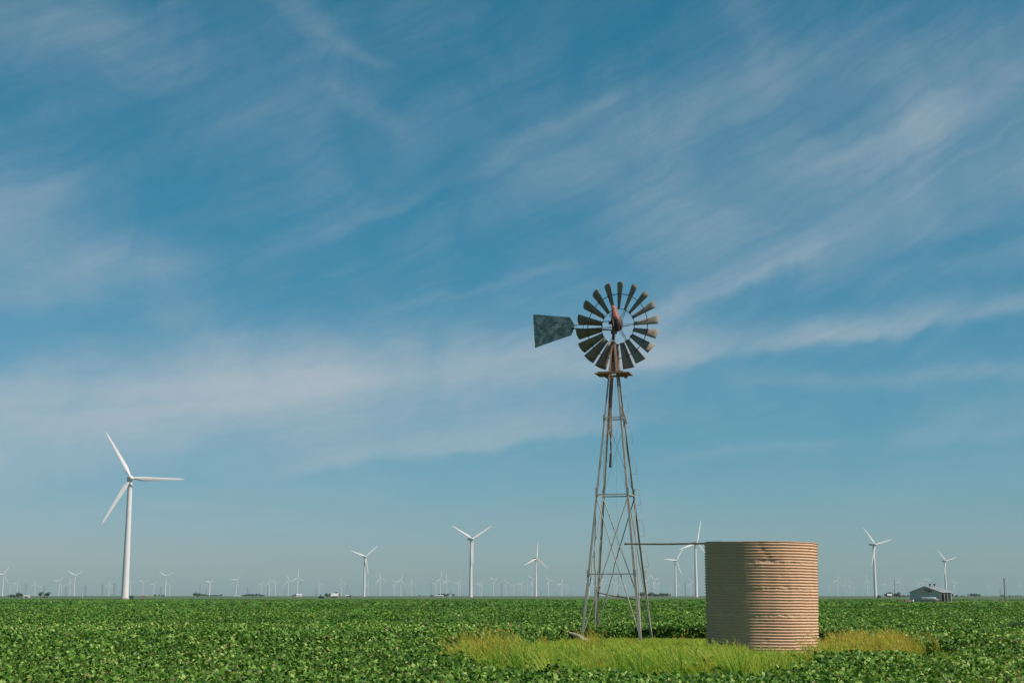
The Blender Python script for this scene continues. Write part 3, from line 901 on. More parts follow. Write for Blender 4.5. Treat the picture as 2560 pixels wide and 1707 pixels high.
# ------------------------------------------------------------------ wind turbines
YAW = R(30)
HUBZ = 69.0
def tower_mb(n=28):
    mb = MB()
    pts = [(0, 0, z) for z in (-0.5, 0.05, 22, 22.05, 45, 45.05, 67.2)]
    rad = [2.15, 2.15, 1.85, 1.85, 1.55, 1.55, 1.28]
    return mb.tube(pts, rad, n)
def nacelle_mb():
    mb = MB()
    secs = [(-2.2, 1.25, 1.25, 0.0), (-1.6, 1.55, 1.55, 0.0), (1.0, 1.7, 1.75, 0.05), (4.5, 1.65, 1.65, 0.1), (6.8, 1.35, 1.25, 0.25), (7.3, 0.9, 0.85, 0.3)]
    vs = []; fs = []; n = 14
    for y, a, b, dz in secs:
        for k in range(n):
            t = 2*math.pi*k/n; c, s = math.cos(t), math.sin(t)
            e = 0.62
            vs.append((a*math.copysign(abs(c)**e, c), y, HUBZ + dz + b*math.copysign(abs(s)**e, s)))
    for i in range(len(secs)-1):
        for k in range(n):
            k2 = (k+1) % n
            fs.append((i*n+k, i*n+k2, (i+1)*n+k2, (i+1)*n+k))
    fs.append(tuple(range(n))); fs.append(tuple((len(secs)-1)*n+k for k in range(n)))
    mb.add(vs, fs)
    mb.box((0, 5.2, HUBZ + 2.0), (0.5, 0.9, 0.6)); mb.tube([(0.5, 5.6, HUBZ + 1.6), (0.5, 5.6, HUBZ + 3.0)], 0.06, 5)
    return mb
def hub_mb():
    return MB().tube([(0, y, HUBZ) for y in (-2.2, -2.9, -4.2, -5.0, -5.5, -5.75)], [1.25, 1.5, 1.5, 1.15, 0.65, 0.15], 16)
def blade_mb(ns=14, nc=10):
    mb = MB(); vs = []; fs = []
    L = 30.7
    for i in range(ns):
        f = (i/(ns-1))
        f = f**1.25 if f < 1 else 1
        z = 0.8 + (L - 0.8)*f
        ch = np.interp(z, [0.8, 1.6, 6.2, 29.3, 30.5, 30.7], [1.35, 1.35, 2.55, 0.85, 0.55, 0.2])
        tk = np.interp(z, [0.8, 1.6, 6.2, 30.7], [1.3, 1.2, 0.62, 0.09])
        tw = R(np.interp(z, [0.8, 6, 30.7], [16, 13, 1]))
        ox = np.interp(z, [0.8, 2, 6.2, 30.7], [0, 0, 0.32, 0.0])
        for k in range(nc):
            t = 2*math.pi*k/nc
            x = ox + ch/2*math.cos(t); y = tk/2*math.sin(t)*(0.75 + 0.25*-math.cos(t))
            vs.append((x*math.cos(tw) - y*math.sin(tw), x*math.sin(tw) + y*math.cos(tw), z))
    for i in range(ns-1):
        for k in range(nc):
            k2 = (k+1) % nc
            fs.append((i*nc+k, i*nc+k2, (i+1)*nc+k2, (i+1)*nc+k))
    fs.append(tuple(range(nc))); fs.append(tuple((ns-1)*nc+k for k in range(nc)))
    return mb.add(vs, fs)
ME_T = tower_mb().mesh('tower', M['turbine'], True, 40)
ME_N = nacelle_mb().mesh('nacelle', M['turbine'], True, 40)
ME_H = hub_mb().mesh('hub', M['turbine'], True, 50)
ME_B = blade_mb().mesh('blade', M['turbine'], True, 60)
ME_P = MB().tube([(0, 0, -0.2), (0, 0, 0.75)], [2.9, 2.75], 24).mesh('footing', M['concrete'])
LOW = {'t': tower_mb(10), 'n': nacelle_mb(), 'h': hub_mb(), 'b': blade_mb(6, 6)}
OVER = 4.0

# hub column, hub row, image direction of one blade (dx, dy), description or None
NEAR = [
    (327.8, 1195.2, 780, -6, 'tall near white wind turbine at left with a broad tower, largest of all the turbines'),
    (914.3, 1389.8, 112, -105, 'white wind turbine with one blade pointing down, standing alone left of the Y-shaped turbine'),
    (1181.5, 1344.9, 175, -123, 'large white wind turbine with blades in a clear Y left of the windmill'),
    (1342.0, 1393.9, 12, -153, 'white wind turbine with one blade upright, nearest large one left of the windmill'),
    (1691.0, 1399.0, -298, -35, 'white wind turbine with a level left blade between the windmill and the tank'),
    (1742.8, 1355.6, 11, -58.7, 'tall white wind turbine seen behind the pipe at the tank\'s left edge'),
    (2026.0, 1402.0, 18, 34, 'white wind turbine hidden behind the tan tank, only blade tips showing'),
    (2188.8, 1362.0, -116, -170, 'large white wind turbine with a blade leaning left, between the tank and the shed'),
    (2364.9, 1403.9, -77, -112, 'white wind turbine rising straight behind the shed roof'),
    (9.5, 1435.8, 110, -175, 'white wind turbine cut by the left edge of the view'),
    (187.9, 1438.2, -173, -100, 'white turbine with raised blades in a Y, midway between left edge and tall turbine'),
    (415.6, 1439.4, -150, -100, 'white turbine with raised blades in a Y, first bright one right of tall one'),
]
def C8(x0, rows): return [(x0 + a/8.4, 1390 + b/8.4, dx, dy) for a, b, dx, dy in rows]
FARS = (C8(0, [(370,570,38,-100),(228,655,60,-15),(742,590,0,-100),(868,660,37,-35),(1250,525,80,-110),(1295,635,85,-35),(1478,560,-10,-100)])
 + C8(240, [(278,590,0,-100),(355,625,5,-105),(740,560,60,-30),(995,550,-90,-55),(1210,590,45,-85),(1550,620,-40,-50)])
 + C8(500, [(205,545,80,-80),(216,556,55,-25),(768,495,82,-105),(1287,585,58,-50),(1467,520,-27,-125),(1593,545,97,-45),(1862,495,-34,-125),(2060,435,3,-150)])
 + C8(760, [(330,580,-30,-65),(797,545,-27,-95),(1352,575,78,40),(1603,455,-30,-150),(1912,545,-47,-65),(2038,495,30,-120),(2270,545,-25,-100)])
 + C8(1020, [(583,575,42,-45),(690,460,10,-150),(820,490,-20,-115),(1062,550,53,-80),(1103,590,65,-25),(1510,570,40,-75),(1550,600,35,-55),(1803,490,97,-55),(2063,545,-43,-85),(2215,595,40,-45)])
 + C8(1280, [(198,570,37,-85),(330,595,-5,-40),(425,465,-90,-90),(505,605,70,-30),(772,500,-54,-95),(1030,570,-80,0),(1055,555,5,-90),(1158,625,4,-65),(1630,470,90,60),(1680,585,45,30),(1885,505,90,-50),(1915,575,60,-50),(2155,560,70,-40),(2200,610,60,-20)])
 + C8(1540, [(30,610,50,-10),(200,600,40,-55),(535,620,60,-30),(600,575,-50,-15),(665,500,30,-75),(800,480,-80,-95),(845,572,-25,-60),(882,580,30,-40),(1158,650,-18,-70),(1328,595,10,-80),(1580,530,-55,-100),(1540,600,-70,5),(1700,575,80,32)])
 + C8(2030, [(374,650,-10,-60),(540,515,25,-115),(692,600,-7,-85),(795,570,90,-25),(883,648,0,-50),(1165,525,-25,-125),(1205,640,40,40),(1525,590,15,-105),(1655,615,7,-90),(1718,645,65,20),(1838,545,24,-115),(2250,580,65,-45),(2222,640,-42,-10)])
 + C8(2280, [(230,605,50,-35),(335,545,-85,-80),(650,640,10,-60),(880,595,-50,-75),(905,590,60,0),(1615,640,3,-95),(2285,635,-5,-85)]))

def turbine(px, py, dx, dy, label, parts, YAW=YAW):
    y_ = py - (hl(px) - 1488)
    d = ray(px, y_)
    t = (HUBZ - CAM_H)/d.z
    hubp = Vector((d.x*t, d.y*t, HUBZ))
    az = math.atan2(d.x, d.y)
    base = Vector((hubp.x - math.sin(YAW)*OVER, hubp.y + math.cos(YAW)*OVER, 0))
    ya = YAW + az
    ang = math.atan2(dx/math.cos(ya), -dy)
    # on the far side of the earth's bulge the photo's rows already account for it: ground is flat here
    if parts:
        o = empty('wind_turbine', base, YAW)
        link('tower', ME_T, o); link('footing', ME_P, o); link('nacelle', ME_N, o); link('hub', ME_H, o)
        for k in range(3):
            link('blade', ME_B, o, (0, -OVER, HUBZ), (0, ang + k*2*math.pi/3, 0))
    else:
        mb = MB()
        for key in ('t', 'n', 'h'): mb.add(LOW[key].v, LOW[key].f)
        for k in range(3):
            rot = Matrix.Rotation(ang + k*2*math.pi/3, 3, 'Y')
            mb.add([rot @ Vector(v) + Vector((0, -OVER, HUBZ)) for v in LOW['b'].v], LOW['b'].f)
        o = mb.build('wind_turbine', M['turbine'], None, True, base, (0, 0, YAW))
    tag(o, label, 'wind turbine', 'white wind turbines across the plain')
    return o, ang

for i, r in enumerate(NEAR): turbine(*r, True, R(21) if i == 0 else YAW)
ORD = ['first', 'second', 'third', 'fourth', 'fifth', 'sixth', 'seventh', 'eighth', 'ninth', 'tenth', 'eleventh', 'twelfth', 'thirteenth', 'fourteenth', 'fifteenth', 'sixteenth', 'seventeenth', 'eighteenth', 'nineteenth', 'twentieth']
MARKS = [(-99, 'from the left edge'), (187.9, 'right of the first bright Y turbine at far left'), (327.8, 'right of the tall near turbine'), (415.6, 'right of the bright Y turbine beyond the tall one'),
         (914.3, 'right of the lone down-bladed turbine'), (1181.5, 'right of the large Y turbine'), (1342, 'right of the upright-bladed turbine before the windmill'),
         (1543, 'right of the windmill\'s centre line'), (1691, 'right of the level-bladed turbine left of the tank'), (2030, 'right of the tank'),
         (2188.8, 'right of the large turbine near the shed'), (2364.9, 'right of the turbine behind the shed')]
cnt = {}
for r in sorted(FARS, key=lambda q: q[0]):
    mk = max(i for i, (mx, _) in enumerate(MARKS) if r[0] > mx)
    cnt[mk] = cnt.get(mk, 0) + 1
    H = (hl(r[0]) - r[1])*69/67
    size = 'small' if H > 40 else ('tiny hazy' if H > 28 else 'faint distant')
    turbine(*r, f"{size} white wind turbine, {ORD[cnt[mk]-1]} {MARKS[mk][1]}", H > 36)

# ------------------------------------------------------------------ pylons on the horizon
def pylon_mesh():
    mb = MB()
    lv = [(0, 4.2), (12, 3.0), (22, 2.0), (30, 1.3), (42, 0.5)]
    for sx, sy in ((-1,-1),(1,-1),(1,1),(-1,1)):
        for (z0, a), (z1, b) in zip(lv[:-1], lv[1:]):
            mb.bar((sx*a, sy*a, z0), (sx*b, sy*b, z1), 0.32, 0.32)
    for (z0, a), (z1, b) in zip(lv[:-1], lv[1:]):
        for s in (-1, 1):
            mb.bar((-a, s*a, z0), (b, s*b, z1), 0.2, 0.2); mb.bar((a, s*a, z0), (-b, s*b, z1), 0.2, 0.2)
            mb.bar((s*a, -a, z0), (s*b, b, z1), 0.2, 0.2); mb.bar((s*a, a, z0), (s*b, -b, z1), 0.2, 0.2)
        mb.bar((-b, -b, z1), (b, -b, z1), 0.22, 0.22); mb.bar((-b, b, z1), (b, b, z1), 0.22, 0.22)
    for z, w in ((26, 7.5), (33, 8.0), (39.5, 6.0)):
        for s in (-1, 1):
            mb.bar((0, 0, z + 1.2), (s*w, 0, z), 0.35, 0.35); mb.bar((0, 0, z - 0.6), (s*w, 0, z), 0.3, 0.3)
            mb.bar((s*w, 0, z), (s*w, 0, z - 2.6), 0.18, 0.18)
    return mb.mesh('pylon', M['pylon'])
def pole_mesh():
    mb = MB().tube([(0, 0, -.5), (0, 0, 34)], [0.75, 0.35], 8)
    for z, s in ((31, 1), (28, -1), (25, 1)):
        mb.bar((0, 0, z), (s*2.6, 0, z + 0.5), 0.25, 0.25); mb.bar((s*2.5, 0, z + .4), (s*2.5, 0, z - 1.6), 0.16, 0.16)
    return mb.mesh('pylon_pole', M['pylon'])
ME_PY, ME_PO = pylon_mesh(), pole_mesh()
PYL = [(65.5, 1460, 0), (110.7, 1465, 0), (165, 1466, 0), (214, 1462, 0), (257, 1460, 0), (285.8, 1457, 0), (402.5, 1466, 0), (500.7, 1460, 1), (515.5, 1471, 0),
       (619, 1467, 0), (669, 1463, 1), (713, 1471, 0), (790, 1468, 0), (868, 1459, 1), (874, 1472, 0), (1011.8, 1472, 0), (1077.7, 1457, 1), (1128, 1473, 0), (1254.5, 1454, 1),
       (1352.6, 1473, 0), (1390.7, 1476, 0), (1426, 1475, 0), (1712.6, 1452, 1), (2235.4, 1450, 1), (2500, 1473, 0)]
cl = {0: 0, 1: 0}
for px, yt, kd in PYL:
    top = 42.0 if kd == 0 else 34.0
    d = ray(px, yt - (hl(px) - 1488)); t = (top - CAM_H)/d.z
    o = link('transmission_tower' if kd == 0 else 'transmission_pole', ME_PY if kd == 0 else ME_PO, None, (d.x*t, d.y*t, 0), (0, 0, R(20)))
    cl[kd] += 1
    tag(o, f"{'hazy dark lattice pylon' if kd == 0 else 'slim dark power line pole'} on the horizon, {ORD[cl[kd]-1]} from the left", 'pylon' if kd == 0 else 'pole',
        'lattice pylons on the horizon' if kd == 0 else 'slim power line poles on the horizon')

# ------------------------------------------------------------------ far trees
def tree_variant(seed, w, h):
    rg = np.random.default_rng(seed)
    lobes = [(rg.normal(size=3)*np.array([w*.22, w*.22, h*.10]) + np.array([0, 0, h*.58]), rg.uniform(.22, .36)*w) for _ in range(7)]
    pos = []
    for c, r in lobes:
        u = rg.normal(size=(90, 3)); u /= np.linalg.norm(u, axis=1)[:, None]
        pos.append(c + u*(r*(0.55 + 0.5*rg.random(90)))[:, None]*np.array([1, 1, .85*h/w + .1]))
    pos = np.concatenate(pos); n = rg.normal(size=pos.shape) + np.array([0, 0, .4]); n /= np.linalg.norm(n, axis=1)[:, None]
    co, tr = instance(QUAD, QUAD_F, pos, n, rg.random(len(pos))*6.28, w*(0.07 + 0.09*rg.random(len(pos))))
    crown = np_mesh('crown', co, tr, [M['tree']], np.repeat(rg.random(len(pos)), len(QUAD)))
    mb = MB().tube([(0, 0, -.1), (0.05*w, 0, h*.3), (0, .03*w, h*.55)], [w*.055, w*.04, w*.02], 7)
    for k in range(4):
        a = k*1.6; mb.tube([(0.05*w, 0, h*.28), (math.cos(a)*w*.25, math.sin(a)*w*.25, h*.6)], [w*.03, w*.008], 5)
    return crown, mb.mesh('trunk', M['bark'], True)
TV = [tree_variant(1, 7, 6), tree_variant(2, 5.5, 6.5), tree_variant(3, 8, 5.2), tree_variant(4, 4, 5.5)]
def tree(px, D, s, var, label, group=None, sx=1.0):
    c, t_ = TV[var]
    o = empty('tree', ground(px, D), random.random()*6.28)
    s *= 0.84; o.scale = (s*sx, s*sx, s)
    link('crown', c, o); link('trunk', t_, o)
    return tag(o, label, 'tree', group)
tree(27, 1250, .62, 0, 'small dark bushy tree, leftmost of the pair near the left edge', sx=.8); tree(35, 1240, .62, 2, 'small dark tree between two others near the left edge', sx=.7)
tree(45, 1180, .9, 0, 'dark round tree, largest of the close group near the left edge', sx=.85); tree(52, 1200, .75, 1, 'dark tree at the right end of the close group near the left edge', sx=.85)
tree(101.5, 1250, .98, 1, 'dark upright tree, left one of the separate pair left of the Y turbine', sx=.9); tree(118.8, 1250, .92, 1, 'dark rounded tree, right one of the separate pair left of the Y turbine', sx=1.05)
tree(111, 1290, .3, 2, 'low bush between the separate pair of trees at left')
def belt(pxs, D, s, var0, label, group):
    for i, p in enumerate(pxs): tree(p + random.uniform(-.6, .6), D*random.uniform(.98, 1.02), s*random.uniform(.8, 1.2), (var0 + i) % 4, label, group)
belt([388, 397.5, 408], 2600, .9, 0, 'small dark tree dotted along the horizon beside the bright Y turbine', 'dots of trees beside the bright Y turbine')
belt([487, 494, 498], 2300, 1.2, 1, 'dark tree in the loose trio on the horizon right of the bright Y turbine', 'loose trio of trees')
belt([508, 514, 520, 526, 531, 536, 541, 548, 553], 2900, .85, 0, 'low dark tree in the long hazy row on the horizon left of centre', 'long hazy tree row')
belt([613, 619, 623, 627, 632, 637, 641], 2700, 1.0, 2, 'dark tree in the rounded grove on the horizon', 'rounded grove on the horizon')
belt([648, 653, 659], 2700, .95, 1, 'dark tree in the short clump right of the rounded grove', 'short clump right of the rounded grove')
belt([734, 739], 2600, .8, 0, 'dark tree just left of the long white barn on the horizon', 'trees left of the white barn')
tree(818, 1500, 1.05, 3, 'dark upright tree left of the white-roofed barn', sx=1.1); tree(825.5, 1500, .72, 1, 'lower dark tree at the left end of the white-roofed barn')
tree(842, 1750, 1.45, 3, 'dark tree poking above the white barn roof'); tree(847.5, 1560, .6, 1, 'dark bush at the right end of the white-roofed barn')
belt([1048, 1079, 1084], 2600, .7, 1, 'lone small tree on the horizon left of the upright-bladed pair', 'small trees on the horizon left of the farmstead')
belt([1098, 1106, 1111, 1116, 1120, 1134], 2500, .95, 0, 'dark tree round the small white farmstead near the large Y turbine', 'trees round the small white farmstead')
belt([1604 + 5.4*i for i in range(13)], 2100, 1.1, 0, 'dark tree in the low belt seen behind the windmill\'s right leg', 'low tree belt behind the windmill')
belt([2217, 2222, 2227, 2236, 2241, 2247], 1700, 1.0, 0, 'dark tree round the pale farm buildings left of the shed', 'trees round the pale farm buildings')
belt([2258, 2264, 2270, 2276], 2000, .6, 2, 'low dark bush on the horizon just left of the shed', 'low bushes left of the shed')
belt([2382, 2391], 1900, .8, 1, 'dark tree just right of the shed on the horizon', 'trees right of the shed')
belt([2405, 2410], 2400, .6, 2, 'low hazy bush between the shed and the round grove', 'low bushes right of the shed')
belt([2428, 2433, 2438, 2443, 2448], 2400, 1.0, 0, 'hazy tree in the small grove midway between shed and lamp pole', 'grove between shed and lamp pole')
belt([2503, 2507], 2500, .7, 1, 'hazy tree left of the lamp pole', 'trees left of the lamp pole')
belt([2524, 2531, 2540, 2545, 2552], 2500, .55, 2, 'low hazy tree at the far right edge beyond the lamp pole', 'low trees at the right edge')
tree(2196.5, 830, .55, 3, 'dark bush at the foot of the large turbine near the shed')

# ------------------------------------------------------------------ far farm buildings
def gable(name, px, D, w, l, hw, hr, rz, wall, roof, label, cat, door=True):
    o = empty(name, ground(px, D), rz)
    mb = MB()
    x, y = w/2, l/2
    v = [(-x,-y,0),(x,-y,0),(x,y,0),(-x,y,0),(-x,-y,hw),(x,-y,hw),(x,y,hw),(-x,y,hw),(-x,0,hr),(x,0,hr)]
    mb.add(v, [(0,1,5,4),(2,3,7,6),(1,2,6,9,5),(3,0,4,8,7)])
    mb.build('wall', wall, o)
    mb = MB()
    e = 0.4
    for s in (-1, 1):
        sl = (hr - hw)/y
        a = [(-x-e, s*(y+e), hw - e*sl + .06), (x+e, s*(y+e), hw - e*sl + .06), (x+e, 0, hr+.06), (-x-e, 0, hr+.06)]
        mb.add(a + [(p[0], p[1], p[2]+.12) for p in a], [(0,1,2,3),(4,7,6,5),(0,4,5,1),(1,5,6,2),(2,6,7,3),(3,7,4,0)])
    mb.build('roof', roof, o)
    if door:
        mb = MB(); mb.box((0, -y - .04, hw*.42), (w*.3, .06, hw*.8)); mb.build('door', M['dark_in'], o)
    return tag(o, label, cat)
gable('barn', 837.5, 1500, 7.4, 5.5, 1.7, 4.2, R(-8), M['brick_brown'], M['white'], 'low barn with a broad white roof and dark front left of the lone turbine', 'barn')
gable('farm_outbuilding', 870, 1620, 5.5, 4, 1.9, 2.5, R(6), M['silver'], M['white'], 'small pale flat-roofed outbuilding right of the white-roofed barn', 'outbuilding')
gable('farm_outbuilding', 876.5, 1600, 2.6, 4, 2.3, 2.9, R(0), M['brick_brown'], M['silver'], 'small brown building attached right of the pale outbuilding', 'outbuilding')
gable('white_barn', 748, 2350, 9, 7, 2.6, 4.4, R(4), M['white'], M['white'], 'bright white barn at the foot of the upright-bladed turbine left of centre', 'barn', False)
gable('long_shed', 591.5, 2900, 13, 6, 1.4, 1.9, R(3), M['white'], M['white'], 'long low white building under the turbine with level left blade', 'building', False)
gable('white_barn', 1100.5, 2300, 10, 7, 1.7, 2.6, R(-4), M['white'], M['white'], 'long low white barn of the small farmstead left of the large Y turbine', 'barn', False)
gable('white_house', 1124.5, 2300, 4, 4, 1.8, 2.8, R(10), M['white'], M['silver'], 'tiny white house right of the long low white barn', 'house', False)
gable('low_cabin', 66.5, 1320, 5.6, 4, 1.5, 2.1, R(5), M['white'], M['white'], 'low white cabin beside the close tree group at far left', 'cabin')
gable('white_house', 2224.5, 1650, 4.5, 5, 2.2, 3.8, R(-14), M['white'], M['white'], 'small white house among dark trees left of the shed', 'house')
gable('pale_barn', 2247.5, 1850, 9, 6, 2.6, 3.7, R(-10), M['silver'], M['silver'], 'long pale barn right of the small white house', 'barn')
# low red shape under a hazy turbine
o = empty('red_trailer', ground(358.5, 2200), R(5))
MB().box((0, 0, 1.4), (6.5, 2.6, 1.3)).box((0, 0, 2.2), (4.0, 2.2, 0.5)).build('body', M['red'], o)
mb = MB()
for sx in (-2, 2): mb.tube([(sx, -1.2, .6), (sx, 1.2, .6)], .6, 10)
mb.build('wheel', M['tyre'], o)
tag(o, 'low orange-red trailer on the horizon between the tall turbine and the bright Y turbine', 'trailer')
# transformer cabinet by the tall turbine
o = empty('transformer_cabinet', ground(328.8, 770), R(10))
MB().box((0, 0, 1.0), (2.0, 1.6, 1.8)).box((0, 0, 1.95), (2.1, 1.7, .1)).build('body', M['green_paint'], o)
mb = MB()
for k in range(6): mb.box((-.85 + .34*k, -.87, 1.0), (.06, .14, 1.3))
mb.build('fins', M['pylon'], o)
MB().box((0.75, 0, 2.25), (.9, .9, .5)).build('cap', M['silver'], o)
tag(o, 'dark green transformer cabinet at the tall left turbine\'s foot', 'cabinet')
# tractor
o = empty('tractor', ground(803.5, 1050), R(-20))
MB().box((.9, 0, 1.15), (1.9, .9, .8)).box((-.6, 0, 1.2), (1.5, 1.3, .6)).build('body', M['green_paint'], o)
mb = MB(); mb.box((-.55, 0, 2.0), (1.2, 1.2, 1.1)).box((-.55, 0, 2.6), (1.5, 1.4, .12)); mb.build('cab', M['silver'], o)
for x_, r_ in ((-.8, .85), (1.4, .5)):
    for s in (-1, 1):
        MB().tube([(x_, s*.75, r_), (x_, s*1.05, r_)], r_, 14).build('wheel', M['tyre'], o)
tag(o, 'small dark green tractor in the far field left of the white-roofed barn', 'tractor')
# marker posts
for px, D, h_ in ((205.5, 1300, 4.2), (1203.5, 1900, 2.6)):
    mb = MB().tube([(0, 0, 0), (0, 0, h_*.8)], .22, 8).tube([(0, 0, h_*.8), (0, 0, h_)], [.3, .2], 8)
    tag(mb.build('marker_post', M['white'], None, True, ground(px, D)), 'short white marker post right of the first bright Y turbine' if px < 300 else 'short white post on the horizon right of the large Y turbine', 'post')

# ------------------------------------------------------------------ shed with open bays
mb = MB(); mb.add([(float(a), float(b), 0.006) for a, b in PG], [tuple(range(len(PG)))])
M['pasture'] = simple('short_pasture_grass', (0.105, 0.185, 0.045), 0.95, 0, 0.3, 0.08, col2=(0.15, 0.20, 0.06), spec=0.1)
tag(mb.build('pasture', M['pasture']), 'short green grass round the shed and lamp pole', 'ground', kind='structure')
ng = 90000
gx = PG[:, 0].min() + RNG.random(ng)*np.ptp(PG[:, 0]); gy = 283 + RNG.random(ng)*217
k = inside(PG, gx, gy); gx, gy = gx[k], gy[k]; ng = len(gx)
n = RNG.normal(size=(ng, 3))*0.6 + np.array([0.2, -0.2, 0.8]); n /= np.linalg.norm(n, axis=1)[:, None]
gh = 0.04 + 0.16*vnoise(gx*0.3, gy, 4, 28)*RNG.random(ng)
co, tri = instance(TRI2, TRI2_F, np.stack([gx, gy, gh], 1), n, RNG.random(ng)*6.283, 0.25 + 0.2*RNG.random(ng))
me = np_mesh('pasture_grass', co, tri, [M['leaf']], np.repeat(0.35 + 0.4*vnoise(gx*.2, gy, 5, 29) + 0.2*RNG.random(ng), 4))
tag(link('pasture_grass', me), 'short tufted grass between the crop and the shed', 'grass', kind='stuff')
PADZ = 0.10
mb = MB(); ring = []
for rr, z in ((1.0, -0.05), (0.93, .22), (0.8, PADZ), (0.0, PADZ)):
    ring.append([shed_c + Vector((math.cos(2*math.pi*k/40)*14.5*rr*(1 + .05*math.sin(k*1.7)), math.sin(2*math.pi*k/40)*13*rr, z)) for k in range(40)])
vs = [p for r_ in ring[:3] for p in r_]; fs = []
for i in range(2):
    for k in range(40): fs.append((i*40+k, i*40+(k+1) % 40, (i+1)*40+(k+1) % 40, (i+1)*40+k))
fs.append(tuple(80+k for k in range(40)))
mb.add(vs, fs)
M['pad'] = simple('trodden_grass_and_dirt', (0.15, 0.17, 0.06), 0.95, 0, 0.3, 0.5, col2=(0.24, 0.18, 0.10), spec=0.1)
tag(mb.build('ground_pad', M['pad'], None, True), 'low bare rise of trodden ground under the shed', 'ground', kind='structure')
shed_c = shed_c + Vector((0, 0, PADZ))
shed = empty('farm_shed', shed_c, R(-40))
tag(shed, 'grey-green gabled farm shed with pale tin roof and open bays on its right side', 'shed')
W_, L_, HE, HR = 9.9, 7.6, 2.85, 4.6
x, y = W_/2, L_/2
mb = MB()  # front gable wall (towards -Y), back wall, left wall
def slab(mbx, poly, ny):  # vertical polygon in xz given thickness along y
    n = len(poly); v = [(a, ny, b) for a, b in poly] + [(a, ny + .12, b) for a, b in poly]
    f = [tuple(range(n)), tuple(range(2*n-1, n-1, -1))] + [(i, (i+1) % n, (i+1) % n + n, i+n) for i in range(n)]
    mbx.add(v, f)
gpoly = [(-x, 0), (x, 0), (x, HE), (0, HR), (-x, HE)]
slab(mb, gpoly, -y); slab(mb, gpoly, y - .12)
mb.box((-x + .06, 0, HE/2), (.12, L_ - .25, HE))
for i in range(34):  # sheet ribs on the front
    xx = -x + .15 + i*(W_ - .3)/33
    top = HE + (HR - HE)*(1 - abs(xx)/x) - .08
    mb.box((xx, -y - .012, top/2), (.05, .03, top))
mb.build('wall', M['shed_wall'], shed)
for s in (-1, 1):
    mb = MB(); sl = (HR - HE)/x; e = .35
    a = [(s*(x+e), -y-e, HE - e*sl + .05), (s*(x+e), y+e, HE - e*sl + .05), (0, y+e, HR + .05), (0, -y-e, HR + .05)]
    mb.add(a + [(p[0], p[1], p[2]+.10) for p in a], [(0,1,2,3),(4,7,6,5),(0,4,5,1),(1,5,6,2),(2,6,7,3),(3,7,4,0)])
    for i in range(12):
        yy = -y - e + .3 + i*(L_ + 2*e - .6)/11
        mb.bar((s*(x+e), yy, HE - e*sl + .17), (s*.05, yy, HR + .16), .07, .05, (0, 0, 1))
    mb.build('roof', M['shed_roof'], shed)
for i in range(4):
    yy = -y + .2 + i*(L_ - .4)/3
    mb = MB(); mb.box((x - .12, yy, HE/2 - .02), (.11, .11, HE - .04))
    mb.bar((x - .12, yy + (.55 if i < 3 else -.55), HE - .1), (x - .12, yy, HE - .95), .06, .06)
    if 0 < i < 3: mb.bar((x - .12, yy - .55, HE - .1), (x - .12, yy, HE - .95), .06, .06)
    mb.build('post', M['white'], shed)
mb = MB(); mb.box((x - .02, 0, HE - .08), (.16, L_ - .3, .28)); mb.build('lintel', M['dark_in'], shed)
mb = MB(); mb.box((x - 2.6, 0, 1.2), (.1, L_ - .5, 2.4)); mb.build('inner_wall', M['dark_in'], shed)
for xx in (0.75, 2.15):   # roof ventilators
    pass
for yy in (-1.2, 2.0):
    mb = MB(); mb.tube([(.45, yy, HR - .1), (.45, yy, HR + .35), (.45, yy, HR + .42), (.45, yy, HR + .75), (.45, yy, HR + .85)], [.16, .18, .18, .42, .40], 10)
    mb.build('roof_vent', M['iron'], shed, True)
mb = MB(); mb.box((-1.05, -y - .06, HE + .10), (3.4, .06, .42)); mb.bar((-2.7, -y - .1, HE - .12), (1.0, -y - .1, HE + .22), .06, .20)
mb.build('loose_panel', M['pale_wood'], shed)
mb = MB(); mb.box((1.15, -y - .05, HE + .28), (2.0, .05, .52)); mb.box((.3, -y - .06, HE + .95), (1.9, .05, .16)); mb.box((.75, -y - .055, HE + .62), (1.7, .04, .2))
mb.build('rust_patch', M['rust'], shed)
mb = MB(); mb.box((1.05, -y - .08, HE + .22), (.5, .05, .42)); mb.build('hatch', M['dark_in'], shed)
def near_shed(px, D): return ground(px, D)
# silver fuel tank on legs
o = empty('fuel_tank', ground(2321, 431.5, PADZ), R(-14))
mb = MB(); pts = [(-2.15, 0, 1.0), (-2.1, 0, 1.0), (-1.85, 0, 1.0), (1.85, 0, 1.0), (2.1, 0, 1.0), (2.15, 0, 1.0)]
mb.tube(pts, [.1, .32, .46, .46, .32, .1], 16); mb.tube([(0.1, 0, 1.4), (.1, 0, 1.58)], .14, 8)
mb.build('body', M['silver'], o, True)
for sx in (-1.3, .55, 1.95):
    mb = MB(); mb.bar((sx, -.25, .62), (sx + (.35 if sx > 1.5 else 0), -.35, 0), .1, .1); mb.bar((sx, .25, .62), (sx, .35, 0), .1, .1); mb.bar((sx, -.3, .3), (sx, .3, .3), .08, .08)
    mb.build('leg', M['silver'], o)
tag(o, 'long silver fuel tank on legs in front of the shed wall', 'fuel tank')
# small white and dark red machine
o = empty('farm_implement', ground(2344.5, 431.5, PADZ), R(-10))
MB().box((.1, 0, .35), (1.9, .8, .5)).box((.9, 0, .2), (.9, .6, .3)).build('frame', M['red_brown'], o)
mb = MB(); mb.box((-.1, 0, .72), (1.0, .7, .3)); mb.bar((-1.1, 0, 0), (-.5, 0, 1.15), .14, .14); mb.bar((-.5, 0, 1.1), (.1, 0, .85), .12, .12)
mb.build('hopper', M['white'], o)
tag(o, 'small machine with white hopper and dark red frame right of the silver tank', 'machine')
